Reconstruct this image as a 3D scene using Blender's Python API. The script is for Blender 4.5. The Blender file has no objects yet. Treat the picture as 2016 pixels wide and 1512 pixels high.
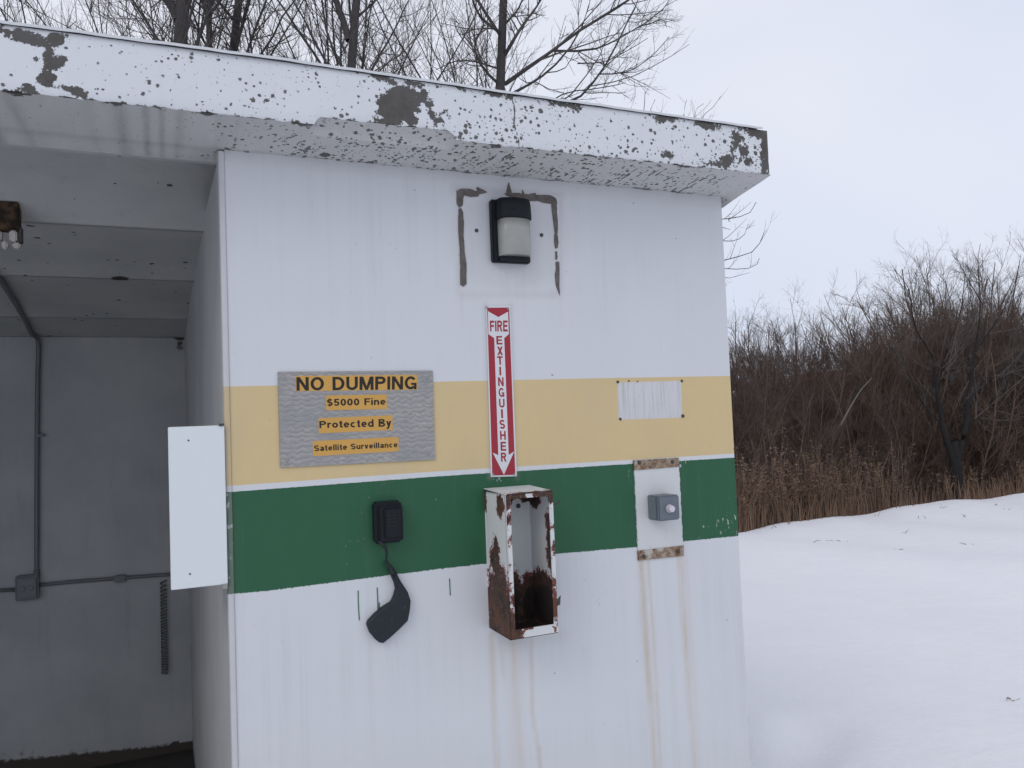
import bpy, math, random
import numpy as np
from mathutils import Vector, Matrix
RAD = math.radians
rng = np.random.default_rng(7)
random.seed(7)
S = bpy.context.scene
COL = S.collection

# ------------------------------------------------------------------ camera, sky, sun, exposure
FPX, YAW, PITCH, ROLL = 1569.94, .412693714, .0454066576, -.0390648606
CAM = np.array([0.0, -2.0, 1.6])
_cy, _sy, _cp, _sp = math.cos(YAW), math.sin(YAW), math.cos(PITCH), math.sin(PITCH)
FW = np.array([_sy*_cp, _cy*_cp, _sp])
_rt = np.array([_cy, -_sy, 0.0]); _up = np.cross(_rt, FW)
RT = math.cos(ROLL)*_rt + math.sin(ROLL)*_up
UP = -math.sin(ROLL)*_rt + math.cos(ROLL)*_up
cam = bpy.data.cameras.new('camera'); cam.sensor_width = 36.0; cam.lens = FPX/2016*36
cam.clip_start = .05; cam.clip_end = 1500
co = bpy.data.objects.new('camera', cam); COL.objects.link(co)
co.matrix_world = Matrix(((RT[0], UP[0], -FW[0], CAM[0]), (RT[1], UP[1], -FW[1], CAM[1]), (RT[2], UP[2], -FW[2], CAM[2]), (0, 0, 0, 1)))
S.camera = co

SUN_EL, SUN_AZ = RAD(38), RAD(235)          # azimuth of the veiled sun, clockwise from +Y
W = bpy.data.worlds.new('World'); S.world = W; W.use_nodes = True
wn = W.node_tree; bg = wn.nodes['Background']; bg.inputs['Strength'].default_value = .1
sky = wn.nodes.new('ShaderNodeTexSky'); sky.sky_type = 'NISHITA'; sky.sun_disc = False
sky.sun_elevation = SUN_EL; sky.sun_rotation = SUN_AZ; sky.air_density = 1.0; sky.dust_density = 4.0
mx = wn.nodes.new('ShaderNodeMix'); mx.data_type = 'RGBA'; mx.inputs['Factor'].default_value = .9
mx.inputs['B'].default_value = (8.05, 8.5, 9.75, 1)       # the even overcast veil
tcw = wn.nodes.new('ShaderNodeTexCoord'); nz = wn.nodes.new('ShaderNodeTexNoise')      # soft thick and thin places in the cloud, all round
nz.inputs['Scale'].default_value = 1.6; nz.inputs['Detail'].default_value = 3; nz.inputs['Distortion'].default_value = .6
cm = wn.nodes.new('ShaderNodeMix'); cm.data_type = 'RGBA'; cm.inputs['A'].default_value = (7.2, 7.85, 9.35, 1); cm.inputs['B'].default_value = (8.75, 8.95, 9.9, 1)
mr = wn.nodes.new('ShaderNodeMapRange'); mr.inputs['From Min'].default_value = .32; mr.inputs['From Max'].default_value = .66
wn.links.new(tcw.outputs['Generated'], nz.inputs['Vector']); wn.links.new(nz.outputs['Fac'], mr.inputs['Value']); wn.links.new(mr.outputs[0], cm.inputs['Factor']); wn.links.new(cm.outputs['Result'], mx.inputs['B'])
wn.links.new(sky.outputs[0], mx.inputs['A']); wn.links.new(mx.outputs['Result'], bg.inputs['Color'])
sl = bpy.data.lights.new('sun', 'SUN'); sl.energy = .5; sl.angle = RAD(30); sl.color = (1, .96, .9)
so = bpy.data.objects.new('sun', sl); COL.objects.link(so)
_d = Vector((math.sin(SUN_AZ)*math.cos(SUN_EL), math.cos(SUN_AZ)*math.cos(SUN_EL), math.sin(SUN_EL)))
so.rotation_euler = _d.to_track_quat('Z', 'Y').to_euler(); so.location = (-5, -6, 8)
S.view_settings.view_transform = 'Standard'; S.view_settings.look = 'None'
S.view_settings.exposure = 0.0; S.view_settings.gamma = 1.0; S.view_settings.use_curve_mapping = False
S.render.engine = 'CYCLES'
S.cycles.max_bounces = 8; S.cycles.diffuse_bounces = 5; S.cycles.use_denoising = True

# ------------------------------------------------------------------ measuring the place from the photograph
def ray(x, y): return FW + (x-1008)/FPX*RT - (y-756)/FPX*UP
def onY(x, y, Y=0.0):
    d = ray(x, y); return CAM + d*((Y-CAM[1])/d[1])
def onX(x, y, X):
    d = ray(x, y); return CAM + d*((X-CAM[0])/d[0])
def onZ(x, y, Z=0.0):
    d = ray(x, y); return CAM + d*((Z-CAM[2])/d[2])
def px_of(P):
    r = P-CAM; z = r@FW
    return 1008+FPX*(r@RT)/z, 756-FPX*(r@UP)/z

# ------------------------------------------------------------------ node materials
class Mat:
    def __init__(s, name):
        s.m = bpy.data.materials.new(name); s.m.use_nodes = True; s.t = s.m.node_tree
        s.b = s.t.nodes['Principled BSDF']; s.tc = s.t.nodes.new('ShaderNodeTexCoord')
    def put(s, sock, v):
        if v is None: return
        if isinstance(v, bpy.types.NodeSocket): s.t.links.new(v, sock)
        elif isinstance(v, (tuple, list)):
            n = len(sock.default_value); v = tuple(v)
            sock.default_value = v + (1,) if n == 4 and len(v) == 3 else v
        else:
            try: sock.default_value = v
            except TypeError: sock.default_value = (v,)*len(sock.default_value)
    def coord(s, scale=(1, 1, 1), which='Object', loc=(0, 0, 0)):
        n = s.t.nodes.new('ShaderNodeMapping'); s.t.links.new(s.tc.outputs[which], n.inputs['Vector'])
        n.inputs['Scale'].default_value = scale; n.inputs['Location'].default_value = loc
        return n.outputs[0]
    def noise(s, scale, detail=4, rough=.55, vec=None, dist=0):
        n = s.t.nodes.new('ShaderNodeTexNoise'); n.inputs['Scale'].default_value = scale
        n.inputs['Detail'].default_value = detail; n.inputs['Roughness'].default_value = rough
        n.inputs['Distortion'].default_value = dist
        s.t.links.new(vec or s.tc.outputs['Object'], n.inputs['Vector']); return n.outputs['Fac']
    def voro(s, scale, vec=None, rand=1.0):
        n = s.t.nodes.new('ShaderNodeTexVoronoi'); n.inputs['Scale'].default_value = scale
        n.inputs['Randomness'].default_value = rand
        s.t.links.new(vec or s.tc.outputs['Object'], n.inputs['Vector']); return n.outputs['Distance'], n.outputs['Color']
    def attr(s, name):
        n = s.t.nodes.new('ShaderNodeAttribute'); n.attribute_name = name; return n.outputs['Fac']
    def math(s, op, a, b=0.0, c=0.0):
        n = s.t.nodes.new('ShaderNodeMath'); n.operation = op
        s.put(n.inputs[0], a); s.put(n.inputs[1], b); s.put(n.inputs[2], c); return n.outputs[0]
    def step(s, v, lo, hi):
        n = s.t.nodes.new('ShaderNodeMapRange'); n.interpolation_type = 'SMOOTHSTEP'
        s.put(n.inputs['Value'], v); n.inputs['From Min'].default_value = lo; n.inputs['From Max'].default_value = hi
        return n.outputs['Result']
    def sep(s, v):
        n = s.t.nodes.new('ShaderNodeSeparateXYZ'); s.put(n.inputs[0], v); return n.outputs
    def mix(s, f, a, b, mode='MIX'):
        n = s.t.nodes.new('ShaderNodeMix'); n.data_type = 'RGBA'; n.blend_type = mode
        s.put(n.inputs['Factor'], f); s.put(n.inputs['A'], a); s.put(n.inputs['B'], b); return n.outputs['Result']
    def bump(s, h, strength=.3, dist=.002, prev=None):
        n = s.t.nodes.new('ShaderNodeBump'); n.inputs['Strength'].default_value = strength
        n.inputs['Distance'].default_value = dist; s.put(n.inputs['Height'], h)
        if prev is not None: s.t.links.new(prev, n.inputs['Normal'])
        return n.outputs[0]
    def out(s, color=None, rough=.6, metal=0.0, normal=None, spec=.4, **kw):
        b = s.b.inputs
        s.put(b['Base Color'], color); s.put(b['Roughness'], rough); s.put(b['Metallic'], metal)
        s.put(b['Specular IOR Level'], spec)
        if normal is not None: s.t.links.new(normal, b['Normal'])
        for k, v in kw.items(): s.put(b[k.replace('_', ' ')], v)
        return s.m

def simple(name, col, rough=.6, metal=0.0, var=.25, scale=40, bump=.15, spec=.4, **kw):
    m = Mat(name); n = m.noise(scale, 5)
    c = m.mix(m.math('MULTIPLY', n, var*2), tuple(min(1, x*(1+var*.6)) for x in col), tuple(x*(1-var) for x in col))
    return m.out(c, rough, metal, m.bump(n, bump, .001), spec, **kw)

# ------------------------------------------------------------------ mesh helpers
def tag(o, label=None, cat=None, group=None, kind=None):
    for k, v in (('label', label), ('category', cat), ('group', group), ('kind', kind)):
        if v: o[k] = v
    return o
def empty(name, loc, label, cat, group=None):
    o = bpy.data.objects.new(name, None); COL.objects.link(o); o.location = loc; o.empty_display_size = .1
    return tag(o, label, cat, group)
def link(name, me, mat, parent=None, smooth=False):
    if mat: me.materials.append(mat)
    o = bpy.data.objects.new(name, me); COL.objects.link(o)
    if parent is not None:
        o.parent = parent; o.matrix_parent_inverse = Matrix.Translation(-Vector(parent.location))
    if smooth: me.polygons.foreach_set('use_smooth', [True]*len(me.polygons))
    return o
def pyd(name, V, F, mat, parent=None, smooth=False, bevel=0.0, seg=2):
    me = bpy.data.meshes.new(name); me.from_pydata([tuple(map(float, v)) for v in V], [], [tuple(f) for f in F])
    import bmesh
    bm = bmesh.new(); bm.from_mesh(me); bmesh.ops.recalc_face_normals(bm, faces=bm.faces)
    if bevel > 0:
        bmesh.ops.bevel(bm, geom=[e for e in bm.edges], offset=bevel, segments=seg, affect='EDGES', clamp_overlap=True)
    bm.to_mesh(me); bm.free(); me.update()
    return link(name, me, mat, parent, smooth)
def quads(name, V, F, mat, parent=None, smooth=True, attrs=None, uv=None):
    V = np.ascontiguousarray(V, dtype=np.float32).reshape(-1, 3); F = np.ascontiguousarray(F, dtype=np.int32).reshape(-1, 4)
    me = bpy.data.meshes.new(name)
    me.vertices.add(len(V)); me.vertices.foreach_set('co', V.ravel())
    me.loops.add(F.size); me.loops.foreach_set('vertex_index', F.ravel())
    me.polygons.add(len(F)); me.polygons.foreach_set('loop_start', np.arange(0, F.size, 4, dtype=np.int32))
    if smooth: me.polygons.foreach_set('use_smooth', np.ones(len(F), dtype=bool))
    me.update(calc_edges=True); me.validate()
    for k, v in (attrs or {}).items():
        a = me.attributes.new(k, 'FLOAT', 'POINT'); a.data.foreach_set('value', np.ascontiguousarray(v, dtype=np.float32).ravel())
    return link(name, me, mat, parent)
def box(x0, x1, y0, y1, z0, z1):
    V = [(x, y, z) for x in (x0, x1) for y in (y0, y1) for z in (z0, z1)]
    F = [(0, 1, 3, 2), (4, 6, 7, 5), (0, 4, 5, 1), (2, 3, 7, 6), (0, 2, 6, 4), (1, 5, 7, 3)]
    return V, F
def addbox(name, b, mat, parent=None, bevel=0.0, seg=2):
    V, F = box(*b); return pyd(name, V, F, mat, parent, bevel=bevel, seg=seg)
def hexa(name, front, back, mat, parent=None, bevel=0.0):
    """eight points: a front ring and a back ring of n points"""
    n = len(front); V = list(front)+list(back)
    F = [tuple(range(n)), tuple(range(2*n-1, n-1, -1))]+[(i, (i+1) % n, n+(i+1) % n, n+i) for i in range(n)]
    return pyd(name, V, F, mat, parent, bevel=bevel)
def slab_px(name, pts, y0, y1, mat, parent=None, bevel=0.0):
    """outline measured on the facade (plane y=0 seen at y0), standing from y0 (front) back to y1"""
    f = [onY(px, py, y0) for px, py in pts]
    return hexa(name, f, [(p[0], y1, p[2]) for p in f], mat, parent, bevel)
def join(parts):
    V, F = [], []
    for v, f in parts:
        o = len(V); V += list(v); F += [tuple(i+o for i in q) for q in f]
    return V, F
def tubes(P, R, sides=3, cap=False):
    P = np.asarray(P, float); R = np.asarray(R, float); N, K, _ = P.shape
    T = np.gradient(P, axis=1); T /= np.linalg.norm(T, axis=2, keepdims=True)+1e-9
    ref = np.where(np.abs(T[..., 2:3]) > .9, np.array([1., 0, 0]), np.array([0, 0, 1.]))
    a = np.cross(T, ref); a /= np.linalg.norm(a, axis=2, keepdims=True)+1e-9; b = np.cross(T, a)
    th = np.arange(sides)*2*np.pi/sides
    V = P[:, :, None]+R[:, :, None, None]*(np.cos(th)[:, None]*a[:, :, None]+np.sin(th)[:, None]*b[:, :, None])
    idx = np.arange(N*K*sides).reshape(N, K, sides)
    i0 = idx[:, :-1]; i1 = idx[:, 1:]
    F = np.stack([i0, np.roll(i0, -1, 2), np.roll(i1, -1, 2), i1], -1)
    return V.reshape(-1, 3), F.reshape(-1, 4)
def cat(parts):
    V, F, o = [], [], 0
    for v, f in parts:
        V.append(v); F.append(f+o); o += len(v)
    return np.concatenate(V), np.concatenate(F)
def tube1(name, pts, r, mat, parent=None, sides=10):
    pts = np.asarray(pts, float); R = np.full(len(pts), r) if np.isscalar(r) else np.asarray(r)
    V, F = tubes(pts[None], R[None], sides)
    n = len(V); V = np.concatenate([V, pts[:1], pts[-1:]])
    ring = np.arange(sides); extra = []
    for i in range(sides):
        extra += [(n, ring[(i+1) % sides], ring[i], ring[i]), (n+1, n-sides+i, n-sides+(i+1) % sides, n-sides+(i+1) % sides)]
    Ft = [tuple(q) for q in F]+[e[:3] for e in extra]
    return pyd(name, V, Ft, mat, parent, smooth=True)
def smoothline(pts, n=8):
    """Catmull-Rom"""
    p = np.asarray(pts, float); p = np.concatenate([[2*p[0]-p[1]], p, [2*p[-1]-p[-2]]]); o = []
    for i in range(1, len(p)-2):
        for t in np.linspace(0, 1, n, endpoint=False):
            a, b, c, d = p[i-1:i+3]
            o.append(.5*((2*b)+(-a+c)*t+(2*a-5*b+4*c-d)*t*t+(-a+3*b-3*c+d)*t**3))
    o.append(p[-2]); return np.array(o)
def lathe(cx, cz, y_prof, n=20):
    """rings about an axis along y: y_prof = [(y, r), ...]"""
    V = []; F = []
    for y, r in y_prof:
        for i in range(n):
            a = 2*math.pi*i/n; V.append((cx+r*math.cos(a), y, cz+r*math.sin(a)))
    k = len(y_prof)
    for j in range(k-1):
        for i in range(n):
            F.append((j*n+i, j*n+(i+1) % n, (j+1)*n+(i+1) % n, (j+1)*n+i))
    F.append(tuple(range(n))); F.append(tuple((k-1)*n+i for i in range(n)))
    return V, F
# ---- a plain bold grotesque drawn from strokes (cap height 1), so that lettering is real geometry
SW = .19
def glyphs():
    s = SW; h = s/2; G = {}
    def rect(x0, y0, x1, y1): return [(x0, y0), (x1, y0), (x1, y1), (x0, y1)]
    def arc(cx, cy, rx, ry, a0, a1, n=14):
        return [(cx+rx*math.cos(RAD(a0+(a1-a0)*i/n)), cy+ry*math.sin(RAD(a0+(a1-a0)*i/n))) for i in range(n+1)]
    def rib(p, closed=False, w=h):
        p = np.array(p, float); n = len(p)
        if closed: d = np.roll(p, -1, 0)-np.roll(p, 1, 0)
        else: d = np.gradient(p, axis=0)
        d /= np.linalg.norm(d, axis=1, keepdims=True)+1e-9; nn = np.stack([-d[:, 1], d[:, 0]], -1)
        if not closed and n > 2:
            for i in range(1, n-1):
                u = p[i]-p[i-1]; v = p[i+1]-p[i]; c = np.dot(u, v)/(np.linalg.norm(u)*np.linalg.norm(v)+1e-9); nn[i] *= min(1.5, 1/math.sqrt(max(.2, (1+c)/2)))
        a, b = p+nn*w, p-nn*w; m = n if closed else n-1
        return [[tuple(a[i]), tuple(a[(i+1) % n]), tuple(b[(i+1) % n]), tuple(b[i])] for i in range(m)]
    def ring(cx, cy, rx, ry): return rib(arc(cx, cy, rx, ry, 0, 360, 28)[:-1], True)
    R = lambda *q: [rect(*q)]
    stem = R(0, 0, s, 1)
    G['I'] = (s, [stem]); G['l'] = (s, [stem]); G[' '] = (.42, [])
    w = .74; G['N'] = (w, [stem, R(w-s, 0, w, 1), [[(0, 1), (s*1.1, 1), (w, 0), (w-s*1.1, 0)]]])
    w = .90; G['M'] = (w, [stem, R(w-s, 0, w, 1), [[(0, 1), (s*1.25, 1), (w/2+s*.42, 0), (w/2-s*.42, 0)]], [[(w, 1), (w-s*1.25, 1), (w/2-s*.42, 0), (w/2+s*.42, 0)]]])
    w = .82; G['O'] = (w, [ring(w/2, .5, w/2-h, .5-h)])
    w = .75; G['D'] = (w, [stem, rib([(s*.5, h)]+arc(w*.42, .5, w*.58-h, .5-h, -90, 90)+[(s*.5, 1-h)])])
    w = .73; G['U'] = (w, [rib([(h, 1), (h, .6)]+arc(w/2, .36, w/2-h, .36-h, 180, 360)+[(w-h, .6), (w-h, 1)])])
    w = .68; bowl = rib([(s*.5, 1-h)]+arc(w-.30, .715, .30-h, .285-h, 90, -90)+[(s*.5, .43+h)])
    G['P'] = (w, [stem, bowl]); w = .71; G['R'] = (w, [stem, bowl, [[(.30, .47), (.50, .47), (w, 0), (w-s*1.15, 0)]]])
    w = .80; G['G'] = (w, [rib(arc(w/2, .5, w/2-h, .5-h, 38, 318, 22)), R(w-s*.9, 0, w, .50), R(w*.54, .50-s*.85, w, .50)])
    w = .60; G['F'] = (w, [stem, R(s*.5, 1-s, w, 1), R(s*.5, .42, w*.92, .42+s*.95)])
    w = .63; G['E'] = (w, [stem, R(s*.5, 1-s, w, 1), R(s*.5, .42, w*.93, .42+s*.95), R(s*.5, 0, w, s)])
    w = .72; G['H'] = (w, [stem, R(w-s, 0, w, 1), R(s*.5, .42, w-s*.5, .42+s)])
    w = .66; G['T'] = (w, [R(w/2-h, 0, w/2+h, 1), R(0, 1-s, w, 1)])
    w = .74; G['X'] = (w, [[[(0, 0), (s*1.25, 0), (w, 1), (w-s*1.25, 1)]], [[(0, 1), (s*1.25, 1), (w, 0), (w-s*1.25, 0)]]])
    def S_(w, s0=24): 
        ry = (.5-h)/2; return arc(w/2, .5+ry, w/2-h, ry, s0, 262, 18)+arc(w/2, .5-ry, w/2-h, ry, 82, -180+s0, 18)
    w = .70; G['S'] = (w, [rib(S_(w))]); w = .58; G['$'] = (w, [rib(S_(w)), R(w/2-.035, -.12, w/2+.035, 1.12)])
    w = .58; G['0'] = (w, [ring(w/2, .5, w/2-h, .5-h)])
    G['5'] = (w, [R(.10, 1-s*.95, w*.95, 1), [[(.08, 1), (.08+s*.95, 1), (.05+s*.9, .44), (.03, .44)]], rib(arc(w/2-.01, .33, w/2-h, .33-h, 142, -155, 20))])
    w = .70; G['B'] = (w, [stem, rib([(s*.5, 1-h)]+arc(w-.31, .755, .27-h, .245-h, 90, -90)+[(s*.5, .51+h*.6)]), rib([(s*.5, .50)]+arc(w-.29, .27, .29-h, .27-h+.0, 90, -90)+[(s*.5, h)])])
    x = .72; st = R(0, 0, s*.95, x)
    G['i'] = (s, [R(0, 0, s, x), R(0, 1-s*.8, s, 1)])
    w = .56; arch = rib(arc(w/2, x-.27, w/2-h, .27-h, 165, 0, 12)+[(w-h, .2), (w-h, 0)]); G['n'] = (w, [st, arch])
    G['u'] = (w, [R(w-s*.95, 0, w, x), rib([(h, x), (h, .5)]+arc(w/2, .27, w/2-h, .27-h, 180, 345, 12))])
    G['r'] = (.38, [st, rib(arc(.34, x-.26, .34-h, .26-h, 165, 78, 8))])
    w = .58; G['e'] = (w, [rib(arc(w/2, x/2, w/2-h, x/2-h, 0, 318, 22)), R(s*.6, x/2-s*.38, w-s*.02, x/2+s*.38)])
    G['c'] = (w*.97, [rib(arc(w/2, x/2, w/2-h, x/2-h, 45, 315, 18))]); w = .60; G['o'] = (w, [ring(w/2, x/2, w/2-h, x/2-h)])
    G['d'] = (w, [ring(w/2, x/2, w/2-h, x/2-h), R(w-s*.95, 0, w, 1)])
    G['t'] = (.36, [R(.09, .14, .09+s, .93), rib([(.09+h, .22)]+arc(.09+h+.10, .16, .10, .16-h, 180, 270, 6)+[(.36, h)]), R(0, x-s*.75, .35, x)])
    w = .56; G['a'] = (w, [rib(arc(w/2, x-.22, w/2-h, .22-h, 158, 0, 12)+[(w-h, .2), (w-h, 0)]), rib([(w-s, .42)]+arc(.25, .205, .25-h, .205-h+.005, 90, 270, 12)+[(w-s, .12)])])
    w = .56; G['v'] = (w, [[[(0, x), (s*1.05, x), (w/2+s*.45, 0), (w/2-s*.45, 0)]], [[(w, x), (w-s*1.05, x), (w/2-s*.45, 0), (w/2+s*.45, 0)]]])
    G['y'] = (w, [[[(0, x), (s*1.05, x), (w/2+s*.5, .06), (w/2-s*.5, 0)]], [[(w, x), (w-s*1.05, x), (.10, -.28), (.10+s*1.0, -.28)]], R(.02, -.28, .16, -.28+s*.8)])
    return G
GLYPH = glyphs()
def text2d(body, track=.11):
    """returns points (u, v in 0..1, layer) and faces; every stroke gets its own layer so none lie in one plane"""
    V, F, own, x = [], [], [], 0.0
    for ci_, ch in enumerate(body):
        w, strokes = GLYPH[ch]
        for li, st in enumerate(strokes):
            for q in st:
                o = len(V); V += [(x+a, b, li) for a, b in q]; F.append((o, o+1, o+2, o+3)); own.append(ci_)
        x += w+(track if ch != ' ' else .0)
    V = np.array(V); lo, hi = V[:, :2].min(0), V[:, :2].max(0)
    V[:, :2] = (V[:, :2]-lo)/(hi-lo); return V, F, own
def letters(name, body, quad, y, mat, parent, track=.11):
    """quad: TL TR BR BL of the ink on the sign as seen in the photograph"""
    uv, F, own = text2d(body, track)
    q = [onY(a, b, y) for a, b in quad]
    P = []
    for u, v, l in uv:
        v = 1-v
        p = (1-v)*((1-u)*q[0]+u*q[1])+v*((1-u)*q[3]+u*q[2]); p[1] -= .00005*l; P.append(p)
    for k in sorted(set(own)):
        Fk = [f for f, o in zip(F, own) if o == k]; used_ = sorted({i for f in Fk for i in f}); m_ = {a: b for b, a in enumerate(used_)}
        pyd(name, [P[i] for i in used_], [tuple(m_[i] for i in f) for f in Fk], mat, parent)
def screw(x, z, y, r, mat, parent, name='screw'):
    V, F = lathe(x, z, [(y+.001, r*1.0), (y-r*.35, r*.95), (y-r*.6, r*.6), (y-r*.65, r*.2)], 12)
    return pyd(name, V, F, mat, parent, smooth=False)

# ------------------------------------------------------------------ materials
# facade paint: white, a yellow band, a white line and a green band, worn and streaked
def facade_paint():
    m = Mat('painted_facade')
    wob = m.math('MULTIPLY', m.math('SUBTRACT', m.noise(90, 5, .7), .5), 5.0)
    wob2 = m.math('MULTIPLY', m.math('SUBTRACT', m.noise(160, 4, .75), .5), 9.0)
    def edge(a, w): return m.step(m.math('ADD', m.attr(a), w), -.6, .6)
    soft = m.math('MULTIPLY', wob, .25)
    yel = m.math('MULTIPLY', edge('below_yellow_top', soft), m.math('SUBTRACT', 1.0, edge('below_yellow_foot', soft)))
    grn = m.math('MULTIPLY', edge('below_green_top', m.math('MULTIPLY', wob, .6)), m.math('SUBTRACT', 1.0, edge('below_green_foot', wob2)))
    bare = m.step(m.math('ADD', m.attr('bare'), m.math('MULTIPLY', wob, .05)), .42, .58)
    n1 = m.noise(3.2, 5); n2 = m.noise(38, 5)
    white = m.mix(n1, (.595, .615, .645), (.645, .660, .685))
    yellow = m.mix(n2, (.64, .50, .265), (.60, .465, .245)); yellow = m.mix(m.step(m.noise(5, 4), .4, .75), yellow, (.59, .465, .26))
    green = m.mix(n2, (.017, .095, .043), (.021, .105, .049))
    c = m.mix(yel, white, yellow); c = m.mix(grn, c, green)
    # flakes gone from the green near the right corner
    fl = m.math('MULTIPLY', m.attr('flake'), m.step(m.noise(75, 3, .6, m.coord((1, 1, .55))), .60, .63))
    c = m.mix(fl, c, (.64, .655, .68))
    streak = m.noise(1.0, 7, .75, m.coord((190, 190, 5)))
    c = m.mix(bare, c, m.mix(m.step(streak, .45, .66), (.60, .605, .62), (.44, .435, .435)))
    # faint vertical washing streaks, dirt where water gathers
    st2 = m.math('MULTIPLY', m.step(m.noise(1.0, 8, .75, m.coord((34, 34, .8), loc=(3, 0, 0))), .42, .85), m.step(m.noise(2.6, 5, .6), .36, .68))
    c = m.mix(m.math('MULTIPLY', st2, m.math('SUBTRACT', .40, m.math('MULTIPLY', grn, .33))), c, (.40, .39, .40), 'MIX')
    st3 = m.math('MULTIPLY', m.step(m.noise(1.0, 6, .8, m.coord((150, 150, 3.0), loc=(9, 0, 4))), .56, .74), m.step(m.noise(4.1, 4, .6, m.coord((1, 1, .5))), .50, .72))
    c = m.mix(m.math('MULTIPLY', st3, m.math('SUBTRACT', .32, m.math('MULTIPLY', grn, .25))), c, (.36, .36, .37), 'MIX')
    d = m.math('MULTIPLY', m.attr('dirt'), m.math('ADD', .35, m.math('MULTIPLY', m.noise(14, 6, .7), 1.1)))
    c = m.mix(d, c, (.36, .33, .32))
    r = m.math('MULTIPLY', m.attr('rust'), m.math('ADD', .25, m.noise(1.0, 5, .6, m.coord((120, 120, 3)))))
    r = m.math('MULTIPLY', r, m.step(m.noise(1.0, 5, .7, m.coord((26, 26, 5), loc=(7, 1, 2))), .18, .62))
    c = m.mix(r, c, m.mix(m.noise(18, 4), (.52, .42, .28), (.42, .27, .14)))
    # small pits and chips
    vd, vc = m.voro(34); rr = m.sep(vc)[0]
    pit = m.math('LESS_THAN', m.math('ADD', vd, m.math('MULTIPLY', m.noise(200, 2), .06)), m.math('MULTIPLY', m.math('POWER', rr, 14.0), .14))
    c = m.mix(m.math('MULTIPLY', pit, .7), c, (.22, .21, .2))
    vs, vsc = m.voro(1.0, m.coord((130, 130, 42)))
    dash = m.math('LESS_THAN', vs, m.math('MULTIPLY', m.math('POWER', m.sep(vsc)[1], 11.0), m.math('MULTIPLY', m.step(m.noise(5, 4), .50, .72), .30)))
    c = m.mix(m.math('MULTIPLY', dash, .45), c, (.33, .33, .34))
    h = m.math('ADD', m.math('MULTIPLY', m.noise(120, 4), .5), m.math('MULTIPLY', m.noise(22, 4), 1.0))
    h = m.math('ADD', h, m.math('MULTIPLY', grn, .7)); h = m.math('SUBTRACT', h, m.math('MULTIPLY', pit, 2.0))
    return m.out(c, m.math('SUBTRACT', .62, m.math('MULTIPLY', grn, .12)), 0, m.bump(h, .35, .0012), .35)
M_FACADE = facade_paint()

def peeling(name, white_a, white_b, chip=1.0):
    m = Mat(name)
    nf = m.noise(95, 7, .75); nm = m.noise(34, 6, .7)
    wob = m.math('SUBTRACT', m.math('ADD', m.math('MULTIPLY', nf, .5), m.math('MULTIPLY', nm, .5)), .5)
    blob = m.step(m.math('ADD', m.attr('peel'), m.math('MULTIPLY', wob, 2.3)), .49, .51)
    vd, vc = m.voro(72); r = m.sep(vc)
    jag = m.math('MULTIPLY', m.math('SUBTRACT', m.noise(150, 6, .8), .5), 1.15)
    size = m.math('MULTIPLY', m.math('POWER', r[0], 2.5), m.math('MULTIPLY', m.attr('chips'), .46*chip))
    ch = m.math('LESS_THAN', m.math('ADD', vd, jag), m.math('SUBTRACT', size, .03))
    vd2, vc2 = m.voro(1.0, m.coord((75, 75, 130))); 
    ch2 = m.math('LESS_THAN', m.math('ADD', vd2, jag), m.math('SUBTRACT', m.math('MULTIPLY', m.math('POWER', m.sep(vc2)[1], 2.6), m.math('MULTIPLY', m.attr('chips'), .40*chip)), .05))
    ch = m.math('MAXIMUM', ch, ch2)
    vd3, vc3 = m.voro(105); r3 = m.sep(vc3)
    ch3 = m.math('LESS_THAN', m.math('ADD', vd3, m.math('MULTIPLY', jag, .8)), m.math('SUBTRACT', m.math('MULTIPLY', m.math('POWER', r3[2], 2.6), m.math('MULTIPLY', m.math('MULTIPLY', m.attr('chips'), m.step(m.noise(13, 4), .46, .64)), .66*chip)), .04))
    ch = m.math('MAXIMUM', ch, ch3)
    cr = m.step(m.math('ADD', m.attr('crack'), m.math('MULTIPLY', wob, 1.2)), .62, .70)
    small = m.math('MAXIMUM', ch, cr)
    white = m.mix(m.noise(6, 5), white_a, white_b)
    st = m.step(m.noise(1.0, 5, .6, m.coord((40, 40, 5))), .55, .8)
    white = m.mix(m.math('MULTIPLY', st, .18), white, (.45, .44, .44))
    conc = m.mix(m.noise(55, 6, .7), (.047, .046, .044), (.128, .119, .109)); conc = m.mix(m.step(m.noise(9, 3), .45, .65), conc, (.10, .097, .095))
    dark = m.mix(m.noise(50, 3), (.06, .06, .062), (.17, .165, .16))  # bare concrete in small chips, colour darkened to paint in the recess shade
    c = m.mix(small, white, dark); c = m.mix(blob, c, conc)
    c = m.mix(m.math('MULTIPLY', m.attr('dirt'), m.math('ADD', .3, m.noise(1.0, 6, .7, m.coord((60, 9, 60))))), c, (.20, .195, .19))
    h = m.math('SUBTRACT', m.math('MULTIPLY', m.noise(60, 5), .25), m.math('MAXIMUM', small, blob))
    return m.out(c, .7, 0, m.bump(h, .8, .0016), .3)
M_FASCIA = peeling('peeling_white_paint_on_concrete', (.63, .655, .685), (.69, .71, .735))
M_SOFFIT = peeling('stained_soffit_paint', (.56, .56, .56), (.63, .63, .63), 1.25)

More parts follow.
